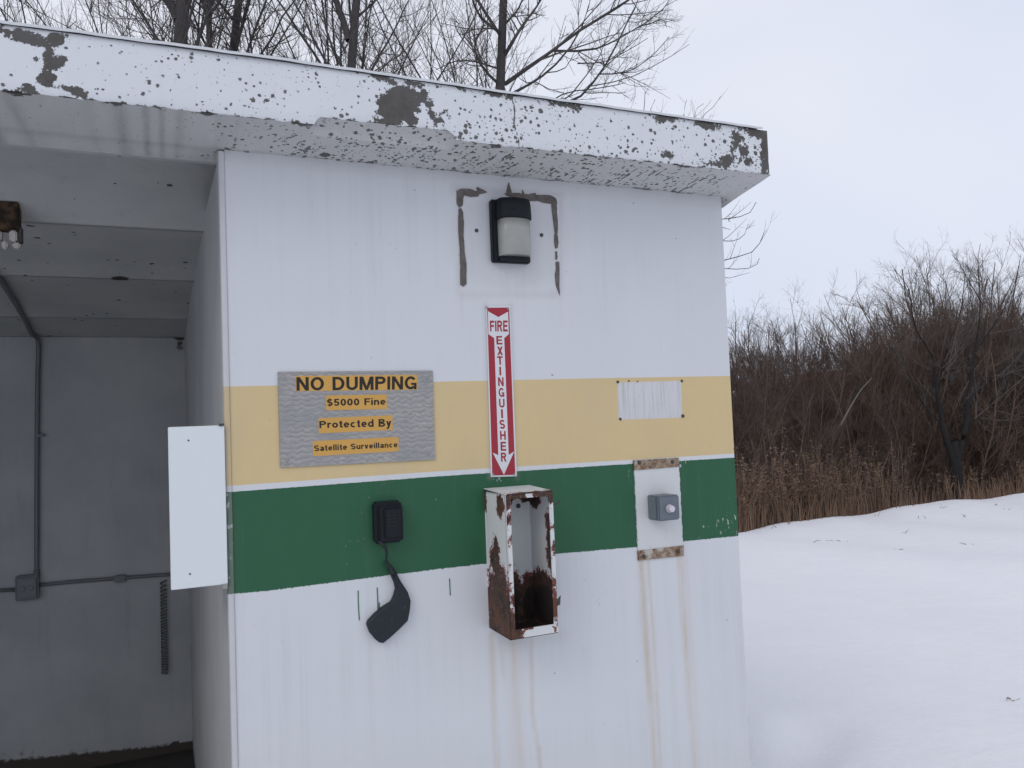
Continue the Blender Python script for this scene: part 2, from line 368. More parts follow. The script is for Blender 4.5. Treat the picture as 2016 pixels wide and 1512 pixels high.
def old_paint(name, a, b, spots=.5):
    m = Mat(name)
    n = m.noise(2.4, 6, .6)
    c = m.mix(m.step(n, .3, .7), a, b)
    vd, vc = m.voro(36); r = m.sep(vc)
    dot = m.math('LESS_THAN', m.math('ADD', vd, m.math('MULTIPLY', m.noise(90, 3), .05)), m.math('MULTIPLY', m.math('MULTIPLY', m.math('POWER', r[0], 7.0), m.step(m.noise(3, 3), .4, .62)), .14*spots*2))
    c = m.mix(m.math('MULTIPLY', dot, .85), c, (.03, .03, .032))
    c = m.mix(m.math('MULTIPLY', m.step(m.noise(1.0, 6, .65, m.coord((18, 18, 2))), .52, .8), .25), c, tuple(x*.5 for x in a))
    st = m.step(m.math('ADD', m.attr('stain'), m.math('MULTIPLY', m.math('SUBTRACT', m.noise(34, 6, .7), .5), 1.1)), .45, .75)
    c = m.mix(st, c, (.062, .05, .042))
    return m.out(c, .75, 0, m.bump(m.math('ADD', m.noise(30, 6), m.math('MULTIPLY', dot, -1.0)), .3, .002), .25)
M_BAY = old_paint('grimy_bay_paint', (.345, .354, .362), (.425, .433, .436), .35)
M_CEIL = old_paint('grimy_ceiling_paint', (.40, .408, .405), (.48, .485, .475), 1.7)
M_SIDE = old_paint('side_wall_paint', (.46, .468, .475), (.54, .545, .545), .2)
M_CONC = simple('bare_concrete', (.17, .16, .15), .85, scale=14, bump=.5)
M_FLOOR = simple('dark_wet_concrete_floor', (.045, .043, .041), .6, scale=6, bump=.4)
M_MORTAR = simple('mortar_seam_grey_brown', (.158, .140, .130), .9, var=.6, scale=60, bump=.6)
M_TRIM = simple('white_metal_trim', (.58, .60, .62), .45, scale=30)
M_WHITEMETAL = simple('white_enamel_sheet', (.66, .70, .715), .35, var=.04, scale=9, bump=.03)
M_BLACK = simple('black_plastic', (.006, .008, .011), .5, scale=60, bump=.1, spec=.25)
def scuffed():
    m = Mat('scuffed_black_rubber'); n = m.noise(70, 6, .7); b = m.noise(24, 5, .65)
    c = m.mix(n, (.009, .012, .017), (.018, .023, .030)); c = m.mix(m.math('MULTIPLY', m.step(b, .60, .72), .5), c, (.075, .08, .085))
    c = m.mix(m.math('MULTIPLY', m.step(m.noise(1.0, 4, .6, m.coord((160, 160, 40))), .66, .74), .6), c, (.10, .105, .11))
    return m.out(c, m.math('ADD', .42, m.math('MULTIPLY', n, .25)), 0, m.bump(m.math('ADD', b, m.math('MULTIPLY', n, .3)), .5, .002), .35)
M_RUBBER = scuffed()
M_STEEL = simple('dull_steel', (.30, .30, .29), .5, .7, scale=90)
M_DARKSTEEL = simple('dark_rusty_steel', (.07, .065, .06), .7, .3, scale=120)
M_GALV = simple('weathered_galvanised_pipe', (.145, .153, .16), .55, .2, scale=30)
M_RED = simple('sign_red', (.31, .020, .034), .38, var=.08, scale=20, bump=.02)
M_SIGNWHITE = simple('sign_white', (.63, .64, .66), .35, var=.05, scale=15, bump=.02)
M_INK = simple('black_ink', (.016, .013, .010), .5, var=.1)
M_LABEL = simple('amber_label_tape', (.56, .315, .075), .5, var=.1, scale=12, bump=.03)
M_GREENDRIP = simple('dripped_green_paint', (.028, .14, .075), .5)
M_GREYBOX = simple('grey_enamel_box', (.125, .15, .175), .4, var=.1, scale=25, bump=.05)
M_CHROME = simple('bright_metal_collar', (.55, .54, .55), .3, .7, var=.05)
M_BUTTON = simple('pale_push_button', (.60, .56, .62), .35, 0, var=.05)
M_BARK = simple('dark_bark', (.058, .053, .053), .9, var=.5, scale=22, bump=.8)
M_TWIG = simple('grey_brown_twigs', (.090, .078, .074), .85, var=.3, scale=12, bump=0)
M_THICKBARK = simple('near_black_bark', (.024, .022, .023), .95, var=.5, scale=20, bump=.9, spec=.15)
M_PALEBARK = simple('pale_grey_bark', (.15, .14, .13), .85, var=.4, scale=20, bump=.5)
M_BRUSH = simple('dark_brush_twigs', (.105, .077, .064), .9, var=.3, scale=3, bump=0)
M_BRUSH2 = simple('reddish_brush_twigs', (.13, .088, .067), .9, var=.3, scale=3, bump=0)
M_GRASS = simple('dry_goldenrod', (.28, .18, .115), .9, var=.6, scale=1.5, bump=0)
M_REDSTEM = simple('reddish_dry_stems', (.19, .125, .092), .9, var=.5, scale=1.5, bump=0)
M_RUSTWOOD = simple('rusty_brown_plate', (.15, .085, .04), .8, var=.9, scale=30, bump=.4)
M_PORCELAIN = simple('dirty_porcelain', (.50, .47, .43), .4, var=.3, scale=20)

def aluminium():
    m = Mat('swirl_finished_aluminium')
    # rows of overlapping burnished swirls, worn and uneven
    v = m.sep(m.coord((1, 1, 1)))
    wav = m.math('MULTIPLY', m.math('SINE', m.math('MULTIPLY', v[0], 260.0)), .13)
    row = m.math('ADD', m.math('ADD', m.math('MULTIPLY', v[2], 78.0), wav), m.math('MULTIPLY', m.math('SUBTRACT', m.noise(30, 4, .6), .5), 2.0))
    saw = m.math('FRACT', row)
    dash = m.math('MULTIPLY', m.step(m.noise(1.0, 3, .5, m.coord((58, 58, 150))), .55, .72), m.step(m.noise(9, 3), .45, .62))
    n = m.noise(7, 4); fine = m.noise(1.0, 5, .7, m.coord((60, 60, 260)))
    c = m.mix(saw, (.29, .283, .275), (.43, .42, .40)); c = m.mix(m.step(n, .4, .75), c, (.30, .30, .30))
    c = m.mix(m.math('MULTIPLY', dash, .6), c, (.52, .49, .45)); c = m.mix(m.math('MULTIPLY', m.step(fine, .45, .7), .35), c, (.16, .17, .18))
    h = m.math('ADD', m.math('MULTIPLY', saw, .6), m.math('MULTIPLY', fine, .6))
    return m.out(c, m.math('ADD', .38, m.math('MULTIPLY', fine, .25)), .6, m.bump(h, .30, .0012), .5)
M_ALU = aluminium()

def rust_paint():
    """white sheet metal, maroon undercoat, brown rust where 'rust' is high"""
    m = Mat('rusted_white_sheet_metal')
    n = m.math('SUBTRACT', m.math('ADD', m.math('MULTIPLY', m.noise(30, 6, .7), .55), m.math('MULTIPLY', m.noise(110, 6, .75), .45)), .5)
    k = m.math('ADD', m.attr('rust'), m.math('MULTIPLY', n, 1.9))
    rim = m.step(k, .40, .42); core = m.step(k, .47, .50)
    white = m.mix(m.noise(9, 4), (.64, .66, .665), (.57, .585, .585))
    tan = m.math('MULTIPLY', m.step(k, .02, .45), m.step(m.noise(1.0, 5, .6, m.coord((70, 70, 5))), .5, .8))
    white = m.mix(m.math('MULTIPLY', tan, .45), white, (.42, .30, .18))
    maroon = m.mix(m.noise(60, 3), (.17, .025, .03), (.24, .07, .06))
    rust = m.mix(m.step(m.noise(40, 6, .75), .3, .7), (.022, .017, .015), (.085, .048, .034)); rust = m.mix(m.step(m.noise(11, 5), .5, .68), rust, (.115, .050, .030)); rust = m.mix(m.step(m.noise(150, 4), .58, .7), rust, (.16, .10, .07))
    rust = m.mix(m.step(m.attr('rust'), .75, 1.0), rust, m.mix(m.noise(60, 4), (.010, .009, .009), (.030, .023, .020)))
    c = m.mix(rim, white, maroon); c = m.mix(core, c, rust)
    return m.out(c, m.math('ADD', .5, m.math('MULTIPLY', core, .35)), 0, m.bump(m.math('SUBTRACT', m.math('MULTIPLY', m.noise(140, 4), .3), rim), .8, .0012), .35)
M_RUSTBOX = rust_paint()
def rust_strip():
    m = Mat('rusted_plate_end')
    n = m.noise(48, 6, .7); b = m.noise(130, 5, .7)
    c = m.mix(m.step(n, .35, .65), (.36, .29, .22), (.17, .095, .055)); c = m.mix(m.step(b, .5, .68), c, (.075, .04, .028))
    c = m.mix(m.step(m.noise(22, 5), .55, .66), c, (.45, .42, .38)); c = m.mix(m.step(m.noise(30, 5, .7, m.coord(loc=(4, 2, 1))), .62, .68), c, (.17, .03, .035))
    return m.out(c, .85, 0, m.bump(b, .6, .001), .25)
M_RUSTEND = rust_strip()

def lens_mat():
    m = Mat('ribbed_yellowed_lens')
    v = m.sep(m.coord((1, 1, 1)))
    rib = m.math('ABSOLUTE', m.math('SUBTRACT', m.math('FRACT', m.math('MULTIPLY', v[2], 330.0)), .5))
    rib2 = m.math('ABSOLUTE', m.math('SUBTRACT', m.math('FRACT', m.math('MULTIPLY', v[0], 420.0)), .5))
    n = m.noise(26, 4)
    c = m.mix(n, (.36, .362, .33), (.27, .272, .25))
    vd, vc = m.voro(60); sp = m.math('LESS_THAN', vd, m.math('MULTIPLY', m.math('POWER', m.sep(vc)[0], 10.0), .22))
    c = m.mix(m.math('MULTIPLY', sp, .6), c, (.12, .11, .10))
    return m.out(c, .22, 0, m.bump(m.math('ADD', rib, m.math('MULTIPLY', rib2, .4)), .35, .0012), .6, Coat_Weight=.4, Coat_Roughness=.1)
M_LENS = lens_mat()

def snow_mat():
    m = Mat('snow')
    n = m.noise(.9, 6, .55); f = m.noise(45, 5, .7)
    c = m.mix(n, (.76, .765, .795), (.83, .835, .855))
    lit = m.step(m.math('ADD', m.attr('litter'), m.math('MULTIPLY', m.math('SUBTRACT', m.noise(1.7, 6, .7), .5), 1.2)), .45, .62)
    c = m.mix(lit, c, m.mix(m.noise(8, 5), (.05, .037, .027), (.12, .085, .055)))
    c = m.mix(m.math('MULTIPLY', m.step(m.noise(160, 3, .7), .60, .70), .10), c, (.50, .51, .55))
    h = m.math('ADD', m.math('MULTIPLY', m.noise(2.2, 5), 6.0), m.math('ADD', m.math('MULTIPLY', m.noise(11, 5), 1.5), m.math('MULTIPLY', f, .7)))
    return m.out(c, .65, 0, m.bump(h, .45, .012), .3)
M_SNOW = snow_mat()

# ------------------------------------------------------------------ ground
def bank_y(x):          # crest of the snow bank that edges the field
    return np.interp(x, [-60, 0, 4, 7.0, 9.6, 11.2, 12.6, 16, 30, 80], [8, 7.6, 7.2, 6.55, 6.95, 6.9, 6.5, 6.6, 8, 12])
def ground_z(x, y):
    d = y-bank_y(x)
    z = .05*np.sin(x*.7+1)*np.sin(y*.9)+.026*np.sin(x*2.3+y*1.1)+.012*np.sin(x*5.1-y*3.7)
    z = z*np.clip((np.hypot(x-.8, y-1)-1.5)/3, 0, 1)
    z += .035*np.exp(-((d+.25)/.55)**2)*(.6+.5*np.sin(x*1.9))+.13*np.exp(-((x-12.9)/1.2)**2-((d)/.6)**2)
    s = np.clip(d/1.0, 0, 1); z -= .42*s*s*(3-2*s)*np.clip((x-2)/3, 0, 1)
    z += .10*np.sin(x*1.7+y*2.1)*np.clip(d-.4, 0, 1)*np.clip(1-d/30, 0, 1)
    # trodden, drifted snow beside the right corner of the building
    z += .08*np.exp(-((x-2.05)/.28)**2-((y-.5)/.7)**2)-.13*np.exp(-((x-2.62)/.22)**2-((y-1.0)/.16)**2)-.11*np.exp(-((x-2.45)/.10)**2-((y-1.15)/.22)**2)-.09*np.exp(-((x-2.95)/.16)**2-((y-1.12)/.14)**2)+.05*np.exp(-((x-2.8)/.14)**2-((y-1.3)/.12)**2)
    return z
def axis(a, b, h, far, n=22):
    mid = np.arange(a, b, h); g = np.geomspace(h*1.5, far, n)
    return np.concatenate([a-g[::-1], mid, mid[-1]+g])
gx, gy = axis(-5, 24, .09, 420), axis(-6, 16, .09, 420)
GX, GY = np.meshgrid(gx, gy, indexing='ij'); GZ = ground_z(GX, GY)
fl = (GX < 1.62) & (GX > -3.1) & (GY > .02) & (GY < 2.9); GZ = np.where(fl, -.25, GZ)
gi = np.arange(GX.size).reshape(GX.shape)
GF = np.stack([gi[:-1, :-1], gi[1:, :-1], gi[1:, 1:], gi[:-1, 1:]], -1)
dd = GY-bank_y(GX)
litter = np.clip((dd-2.6)/3.0, 0, 1)*np.clip((GX-3)/3, 0, 1)*np.clip((60-np.hypot(GX, GY))/20, 0, 1)
g = quads('snow_field', np.stack([GX, GY, GZ], -1), GF, M_SNOW, attrs={'litter': litter})
tag(g, kind='structure')

# ------------------------------------------------------------------ the building
XL, XR = .1305, 1.618            # front wall edges
ZW = 2.276                       # wall meets soffit
XS = 1.652                       # right end of the roof
P_OV = .19                       # overhang
YB = 2.441                       # back wall of the bay
BX0 = -2.9
B = empty('wash_bay_building', (0, 0, 0), 'white concrete building with yellow and green painted bands and an open bay', 'building')

def gridmesh(name, P, mat, parent, attrs=None, smooth=False):
    n0, n1 = P.shape[:2]; i = np.arange(n0*n1).reshape(n0, n1)
    F = np.stack([i[:-1, :-1], i[1:, :-1], i[1:, 1:], i[:-1, 1:]], -1)
    return quads(name, P, F, mat, parent, smooth, attrs)
def blob(X, Y, cx, cy, rx, ry, ang=0, soft=.5):
    a = RAD(ang); dx, dy = X-cx, Y-cy
    u = (dx*math.cos(a)+dy*math.sin(a))/rx; v = (-dx*math.sin(a)+dy*math.cos(a))/ry
    return np.clip(1-(np.sqrt(u*u+v*v)-1+soft)/soft, 0, 1)
def pblob(X, Y, cx, cy, rx, ry, ang=0, soft=.5):
    a = RAD(ang); dx, dy = X-cx, Y-cy; soft = max(soft*1.7, 24/min(rx, ry))
    u = (dx*math.cos(a)+dy*math.sin(a))/rx; v = (-dx*math.sin(a)+dy*math.cos(a))/ry
    return np.clip(.5-(np.sqrt(u*u+v*v)-1)/soft, 0, 1.1)
def stroke(X, Y, pts, w, soft=None):
    out = np.zeros_like(X)
    for (x0, y0), (x1, y1) in zip(pts[:-1], pts[1:]):
        dx, dy = x1-x0, y1-y0; L = dx*dx+dy*dy
        t = np.clip(((X-x0)*dx+(Y-y0)*dy)/L, 0, 1); d = np.hypot(X-x0-t*dx, Y-y0-t*dy)
        out = np.maximum(out, np.clip(1-d/w, 0, 1))
    return out

# front wall: a fine sheet that carries the painted bands and stains, over a solid core
fx = np.linspace(XL+.014, XR, 260); fz = np.linspace(-.05, ZW+.004, 400)
FXg, FZg = np.meshgrid(fx, fz, indexing='ij'); FP = np.stack([FXg, np.zeros_like(FXg), FZg], -1)
PX, PY = px_of(FP)
yt = np.interp(PX, [440, 540, 880, 1180, 1440], [761, 759, 751, 744.5, 740])
yf = np.interp(PX, [447, 860, 1180, 1444], [957, 928, 909, 893])
gt = np.interp(PX, [447, 860, 1180, 1444], [969, 938, 917, 901])
gf = np.interp(PX, [450, 520, 850, 955, 1100, 1255, 1345, 1453], [1170, 1164, 1122, 1110, 1090, 1077, 1066, 1055])
bare = np.minimum(np.clip((PX-1213-.03*(PY-748))/5, 0, 1), np.clip((1343+.03*(PY-748)-PX)/5, 0, 1))
bare = bare*np.clip((PY-(751-.03*(PX-1213)))/5, 0, 1)*np.clip((829-.035*(PX-1216)-PY)/5, 0, 1)
bare = np.maximum(bare, .0)
flake = blob(PX, PY, 1436, 1030, 26, 34, 0, .5)+blob(PX, PY, 1398, 1040, 22, 12, 0, .6)+.8*blob(PX, PY, 1346, 914, 14, 10, 0, .5)+.5*blob(PX, PY, 1244, 935, 8, 16)+.6*blob(PX, PY, 1000, 942, 50, 7)
rust = np.zeros_like(PX)
for pts, w, k in [([(1262, 1105), (1275, 1300), (1290, 1512)], 9, .75), ([(1276, 1105), (1290, 1300), (1300, 1540)], 5, .5),
                  ([(1338, 1098), (1352, 1300), (1370, 1540)], 8, .7), ([(1345, 1098), (1366, 1400), (1374, 1540)], 13, .22), ([(968, 1250), (972, 1380), (980, 1540)], 9, .45), ([(1010, 1258), (1018, 1400), (1028, 1540)], 10, .55),
                  ([(1046, 1254), (1048, 1400), (1064, 1512), (1066, 1545)], 6, .5), ([(1061, 1470), (1066, 1545)], 5, .8), ([(985, 1256), (992, 1330)], 6, .3), ([(1009, 1258), (1022, 1530)], 22, .2),
                  ([(909, 575), (911, 640)], 5, .15), ([(1103, 575), (1106, 640)], 5, .12)]:
    fade = np.clip(1.25-.55*(PY-pts[0][1])/420, .25, 1)
    rust = np.maximum(rust, stroke(PX, PY, pts, w)**.7*k*fade)
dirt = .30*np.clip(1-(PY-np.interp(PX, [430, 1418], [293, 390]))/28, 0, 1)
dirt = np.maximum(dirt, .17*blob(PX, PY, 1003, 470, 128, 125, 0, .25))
dirt = np.maximum(dirt, .22*np.clip(1-np.abs(PY-580)/14, 0, 1)*np.clip((PX-900)/6, 0, 1)*np.clip((1106-PX)/6, 0, 1))
for x in (903, 1104): dirt = np.maximum(dirt, .32*np.clip(1-np.abs(PX-x+.0)/9, 0, 1)*np.clip((600-PY)/40, 0, 1)*np.clip((PY-370)/10, 0, 1))
dirt = np.maximum(dirt, .35*stroke(PX, PY, [(899, 372), (1100, 384)], 20))
dirt = np.maximum(dirt, .25*stroke(PX, PY, [(955, 600), (965, 940)], 9)); dirt = np.maximum(dirt, .2*stroke(PX, PY, [(1006, 600), (1018, 940)], 9))
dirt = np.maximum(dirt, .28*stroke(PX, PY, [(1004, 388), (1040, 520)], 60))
dirt = np.maximum(dirt, .20*stroke(PX, PY, [(1000, 1262), (1105, 1250)], 26))
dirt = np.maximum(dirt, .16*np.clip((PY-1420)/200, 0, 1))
def side(d): return d
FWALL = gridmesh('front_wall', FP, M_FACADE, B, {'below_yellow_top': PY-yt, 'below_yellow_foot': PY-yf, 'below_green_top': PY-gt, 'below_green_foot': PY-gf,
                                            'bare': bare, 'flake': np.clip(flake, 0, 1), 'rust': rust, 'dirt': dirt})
addbox('wall_core', (XL+.014, XR-.001, .002, .12, -.05, ZW-.004), M_CONC, B)
# edge bead on the left corner of the front wall: a rounded strip standing 3 mm proud, banded with the wall
tz = np.linspace(-.05, ZW-.004, 400); prof = np.array([[.0135, .004], [.0135, -.0025], [.011, -.0035], [.002, -.0035], [0, -.0015], [0, .03]])
TP = np.stack([np.stack([np.full_like(tz, XL+a), np.full_like(tz, b), tz], -1) for a, b in prof])
tpx, tpy = px_of(TP)
def strip_attrs(px, py):
    return {'below_yellow_top': py-np.interp(px, [440, 1440], [761, 740]), 'below_yellow_foot': py-np.interp(px, [447, 1444], [957, 893]),
            'below_green_top': py-np.interp(px, [447, 1444], [969, 901]), 'below_green_foot': py-np.interp(px, [450, 1453], [1170, 1055]),
            'bare': np.zeros_like(px), 'flake': .6*np.clip((py-950)/20, 0, 1)*np.clip((1175-py)/20, 0, 1), 'rust': np.zeros_like(px), 'dirt': .35*np.ones_like(px)}
gridmesh('corner_trim', TP, M_FACADE, B, strip_attrs(tpx, tpy))

# inner side wall (left face of the room), splays a little towards the back
xs_f, xs_b = XL+.003, float(onY(370, 1000, YB)[0])
sx = np.linspace(0, 1, 60)
SP = np.stack([np.stack([xs_f+(xs_b-xs_f)*t+0*tz, .03+(YB-.03)*t+0*tz, tz], -1) for t in sx])
spx, spy = px_of(SP)
sstain = .9*np.clip(1-(YB-SP[..., 1])/.03, 0, 1)*(np.sin(SP[..., 2]*17)+np.sin(SP[..., 2]*41) > .7)+.6*np.clip(1-(SP[..., 2])/.25, 0, 1)
gridmesh('inner_side_wall', SP, M_SIDE, B, {'stain': sstain})
# outer right wall, back wall, left wall, floor
addbox('outer_side_wall', (XR-.10, XR-.002, .1205, YB+.13, -.05, ZW-.26), M_SIDE, B)
bx = np.linspace(BX0, xs_b+.02, 190); bz = np.linspace(-.05, 2.26, 190)
BXg, BZg = np.meshgrid(bx, bz, indexing='ij'); BP = np.stack([BXg, np.full_like(BXg, YB), BZg], -1)
bpx, bpy_ = px_of(BP)
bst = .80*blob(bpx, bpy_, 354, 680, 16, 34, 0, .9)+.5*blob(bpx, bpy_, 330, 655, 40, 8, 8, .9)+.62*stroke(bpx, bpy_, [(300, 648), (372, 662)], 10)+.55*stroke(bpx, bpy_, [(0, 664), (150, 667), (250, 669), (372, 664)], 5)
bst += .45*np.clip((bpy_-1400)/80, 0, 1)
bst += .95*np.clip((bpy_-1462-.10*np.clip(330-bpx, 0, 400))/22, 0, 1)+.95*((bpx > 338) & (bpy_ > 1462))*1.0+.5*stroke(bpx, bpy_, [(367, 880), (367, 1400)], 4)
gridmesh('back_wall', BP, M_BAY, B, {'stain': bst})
addbox('back_wall_core', (BX0-.1, XR-.101, YB+.003, YB+.13, -.05, 2.2), M_CONC, B)
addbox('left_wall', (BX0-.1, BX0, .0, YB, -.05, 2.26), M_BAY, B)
fl_ = addbox('floor_slab', (BX0, XR-.101, .0, YB+.002, -.06, .004), M_FLOOR, B)

# roof beam: fascia with a broken lower lip, soffit that slopes to the wall
X0 = BX0-.1
zt_l, zt_r = onY(0, 42, -P_OV)[2], onY(1500, 252, -P_OV)[2]
def ztop(x): 
    p = [(0, 42), (520, 111), (1000, 181.5), (1500, 252)]
    q = [onY(a, b, -P_OV) for a, b in p]; return np.interp(x, [k[0] for k in q], [k[2] for k in q])
def zbot(x):
    p = [(0, 178), (300, 210), (600, 243), (1100, 299), (1518, 344)]
    q = [onY(a, b, -P_OV) for a, b in p]; return np.interp(x, [k[0] for k in q], [k[2] for k in q])
def lip(x):     # the piece of lower edge that has broken away
    p = [(622, 240), (628, 231), (640, 232), (760, 245), (880, 257), (893, 266), (900, 275)]
    q = [onY(a, b, -P_OV) for a, b in p]; xs = [k[0] for k in q]; zs = [k[2]-zbot(np.array(k[0])) for k in q]
    return np.clip(np.interp(x, xs, zs, left=0, right=0), 0, None)
rx = np.concatenate([np.linspace(X0, -1.0, 40), np.linspace(-.99, XS-.012, 620)])
rt_ = np.linspace(0, 1, 44)
RX, RTt = np.meshgrid(rx, rt_, indexing='ij')
jit = .0012*np.sin(RX*140)+.001*np.sin(RX*67+1)
ZB = zbot(RX)+lip(RX)+jit*.7; ZT = ztop(RX)-.006
FPN = np.stack([RX, -P_OV-.003*np.sin(np.pi*RTt)**.3+.0012*np.sin(RX*9), ZB+(ZT-ZB)*RTt], -1)
# the right end turns the corner with a small radius
nose = []
for k in range(1, 6):
    a = k/5*math.pi/2; nose.append((XS-.012+.012*math.sin(a), -P_OV+.012*(1-math.cos(a))))
last = FPN[-1]
ext = np.stack([np.stack([np.full(44, a), np.full(44, b), last[:, 2]], -1) for a, b in nose])
FPN = np.concatenate([FPN, ext])
qx, qy = px_of(FPN)
FTn = np.concatenate([RTt, np.repeat(RTt[-1:], 5, 0)])
peel = np.zeros_like(qx)
for a in [(785, 205, 40, 42, 40, .5), (760, 240, 30, 9, 6, .6), (800, 232, 22, 14, 20, .7), (56, 74, 44, 13, 12, .6), (108, 78, 19, 15, 0, .6), (96, 112, 10, 26, 0, .7), (112, 122, 20, 12, -30, .8), (92, 156, 20, 17, 30, .5), (140, 178, 30, 7, 18, .6), (15, 62, 25, 5, 15, .6),
          (975, 184, 24, 6, 6, .5), (1112, 206, 30, 6, 8, .5), (1310, 233, 17, 9, 0, .6), (1390, 245, 22, 8, 10, .6), (1486, 261, 28, 8, 18, .5), (1506, 300, 9, 60, -3, .5), (1430, 317, 12, 12, 0, .6), (1316, 307, 14, 7, 5, .7), (1416, 324, 22, 5, 5, .6),
          (852, 226, 8, 5, 30, .95), (868, 238, 9, 6, 60, .95), (876, 222, 7, 5, -20, .95), (860, 240, 5, 7, 10, .9), (884, 232, 6, 4, 0, .9), (845, 205, 9, 5, 30, .9), (832, 198, 8, 5, 50, .9), (830, 190, 10, 16, 40, .8), (1448, 268, 8, 12, -20, .7), (1448, 283, 6, 7, 0, .6), (1464, 298, 8, 8, 30, .6), (1442, 300, 5, 8, 0, .6), (1472, 318, 8, 6, 0, .6), (1458, 272, 5, 5, 0, .6), (750, 150, 24, 10, 30, .8), (770, 162, 12, 10, 45, .8), (815, 165, 24, 6, 10, .8), (1005, 192, 12, 6, 0, .7), (60, 173, 14, 8, 0, .7)]:
    peel = np.maximum(peel, pblob(qx, qy, *a))
edge_low = np.clip(1-RTt*16, 0, 1); edge_low = np.concatenate([edge_low, np.repeat(edge_low[-1:], 5, 0)])
peel = np.maximum(peel, .42*edge_low*(1+.2*np.sin(qx*.11)))
chips = np.interp(qx, [0, 250, 420, 600, 720, 900, 1060, 1250, 1420, 1520], [.85, .75, .85, .85, 1.0, 1.2, 1.1, 1.15, 1.3, 1.5])
chips *= .85+.25*np.sin(qx*.021+qy*.05)
crack = np.zeros_like(qx)
for pts in [[(1008, 190), (1013, 215), (1012, 245), (1020, 270), (1022, 287)], [(706, 150), (709, 168), (714, 182)], [(502, 112), (506, 150), (506, 200)], [(895, 250), (900, 268)], [(1194, 275), (1200, 310)], [(1118, 265), (1122, 290)], [(840, 190), (862, 200), (880, 205)], [(940, 210), (965, 225)], [(1080, 195), (1074, 214)], [(670, 172), (690, 190)]]:
    crack = np.maximum(crack, stroke(qx, qy, pts, 5)*(.9 if pts[0][0] == 1008 else .68))
fdirt = .18*np.clip(1-np.abs(qx-300)/900, 0, 1)*0
gridmesh('roof_fascia', FPN, M_FASCIA, B, {'peel': peel, 'chips': chips, 'crack': crack, 'dirt': .30*np.clip((FTn-.90)*10, 0, 1)+.10*np.clip(1-FTn*5, 0, 1)}, smooth=True)
# soffit
Y1 = .075
def zsof(x, y):
    zf = zbot(x); k = np.clip((y+P_OV)/P_OV, 0, 3); return zf+(ZW-zf)*np.minimum(k, 1)-.10*np.clip(y, 0, 9)
sy_ = np.concatenate([[-P_OV], np.linspace(-P_OV+.004, .0, 46), [.03, Y1]])
sxs = np.concatenate([np.linspace(X0, -1.0, 40), np.linspace(-.99, XS, 620)])
SX, SY = np.meshgrid(sxs, sy_, indexing='ij')
lp = lip(SX); t_ = np.clip(1-(SY+P_OV)/.055, 0, 1)
SZ = zsof(SX, SY)+np.where(lp > .004, lp*np.sqrt(t_), lp*t_)+.0008*np.sin(SX*55+SY*31)-.016*np.clip((SX-XR)/(XS-XR), 0, 1)*np.clip((SY+P_OV)/P_OV, 0, 1.2)
SPN = np.stack([SX, SY, SZ], -1); ux, uy = px_of(SPN)
k = (SY+P_OV)/P_OV
spl = .80*np.clip(1-k*5, 0, 1)*(.55+.45*np.sin(ux*.05)*np.sin(ux*.017+1))
spl = np.maximum(spl, .62*np.clip(1-np.abs(k-.97)*9, 0, 1)*(np.sin(ux*.03)+np.sin(ux*.071) > .4)*(ux > 430))
spl = np.maximum(np.where((t_ > .05)*(lp > .004), .30, spl), 0); spl = np.maximum(spl, .8*blob(ux, uy, 640, 305, 16, 6)); 
schip = np.interp(ux, [0, 380, 460, 700, 900, 1100, 1300, 1420, 1520], [.25, .35, .95, 1.1, 1.1, 1.15, 1.1, .7, .5])
sd = np.interp(ux, [0, 300, 500, 1500], [.55, .42, .28, .24])
bands = .5+.5*np.sin((SX+.03*np.sin(SX*17)+.06*SY*np.sin(SX*5))*2*np.pi/.064+1.9*np.sin(SX*11)+.9*np.sin(SX*47))
sd = sd*np.where(ux < 420, .35+1.0*bands**2*(.5+.5*np.sin(SX*19+2)), .75)+.25*np.clip(1-np.abs(k-1)*10, 0, 1)
scr = np.zeros_like(ux)
for i in range(330):
    a = random.uniform(560, 1440); t = random.uniform(.15, .85); z0 = float(np.interp(a, [560, 900, 1518], [240, 276, 344])); z1 = float(np.interp(a, [430, 1418], [293, 390]))
    y_ = z0+(z1-z0)*t; L = random.uniform(6, 22); scr = np.maximum(scr, stroke(ux, uy, [(a, y_), (a-L*1.1, y_+L*.62)], random.uniform(1.5, 4))*random.uniform(.4, .95))
gridmesh('roof_soffit', SPN, M_SOFFIT, B, {'peel': spl*.9, 'chips': schip*.8, 'crack': scr, 'dirt': sd})
zb_l = float(zbot(np.array(X0))); zt0 = float(ztop(np.array(0.)))
# concrete body of the roof behind the painted faces
hexa('roof_beam', [(X0, -P_OV+.012, 2.345), (XS-.004, -P_OV+.012, 2.33), (XS-.004, -P_OV+.012, float(ztop(np.array(XS)))-.004), (X0, -P_OV+.012, float(ztop(np.array(X0)))-.004)],
     [(X0, Y1-.001, 2.30), (XS-.004, Y1-.001, 2.30), (XS-.004, Y1-.001, float(ztop(np.array(XS)))-.004), (X0, Y1-.001, float(ztop(np.array(X0)))-.004)], M_CONC, B)
hexa('beam_back_face', [(X0, Y1, 2.268), (xs_f+.03, Y1, 2.268), (xs_f+.03, Y1, 2.42), (X0, Y1, 2.42)], [(X0, Y1+.02, 2.268), (xs_f+.03, Y1+.02, 2.268), (xs_f+.03, Y1+.02, 2.42), (X0, Y1+.02, 2.42)], M_CEIL, B)
yd = YB+.2
hexa('roof_deck', [(X0, Y1+.021, 2.36), (XS-.004, Y1+.021, 2.36), (XS-.004, Y1+.021, 2.405), (X0, Y1+.021, 2.405)], [(X0, yd, 2.20), (XS-.004, yd, 2.20), (XS-.004, yd, 2.25), (X0, yd, 2.25)], M_CONC, B)
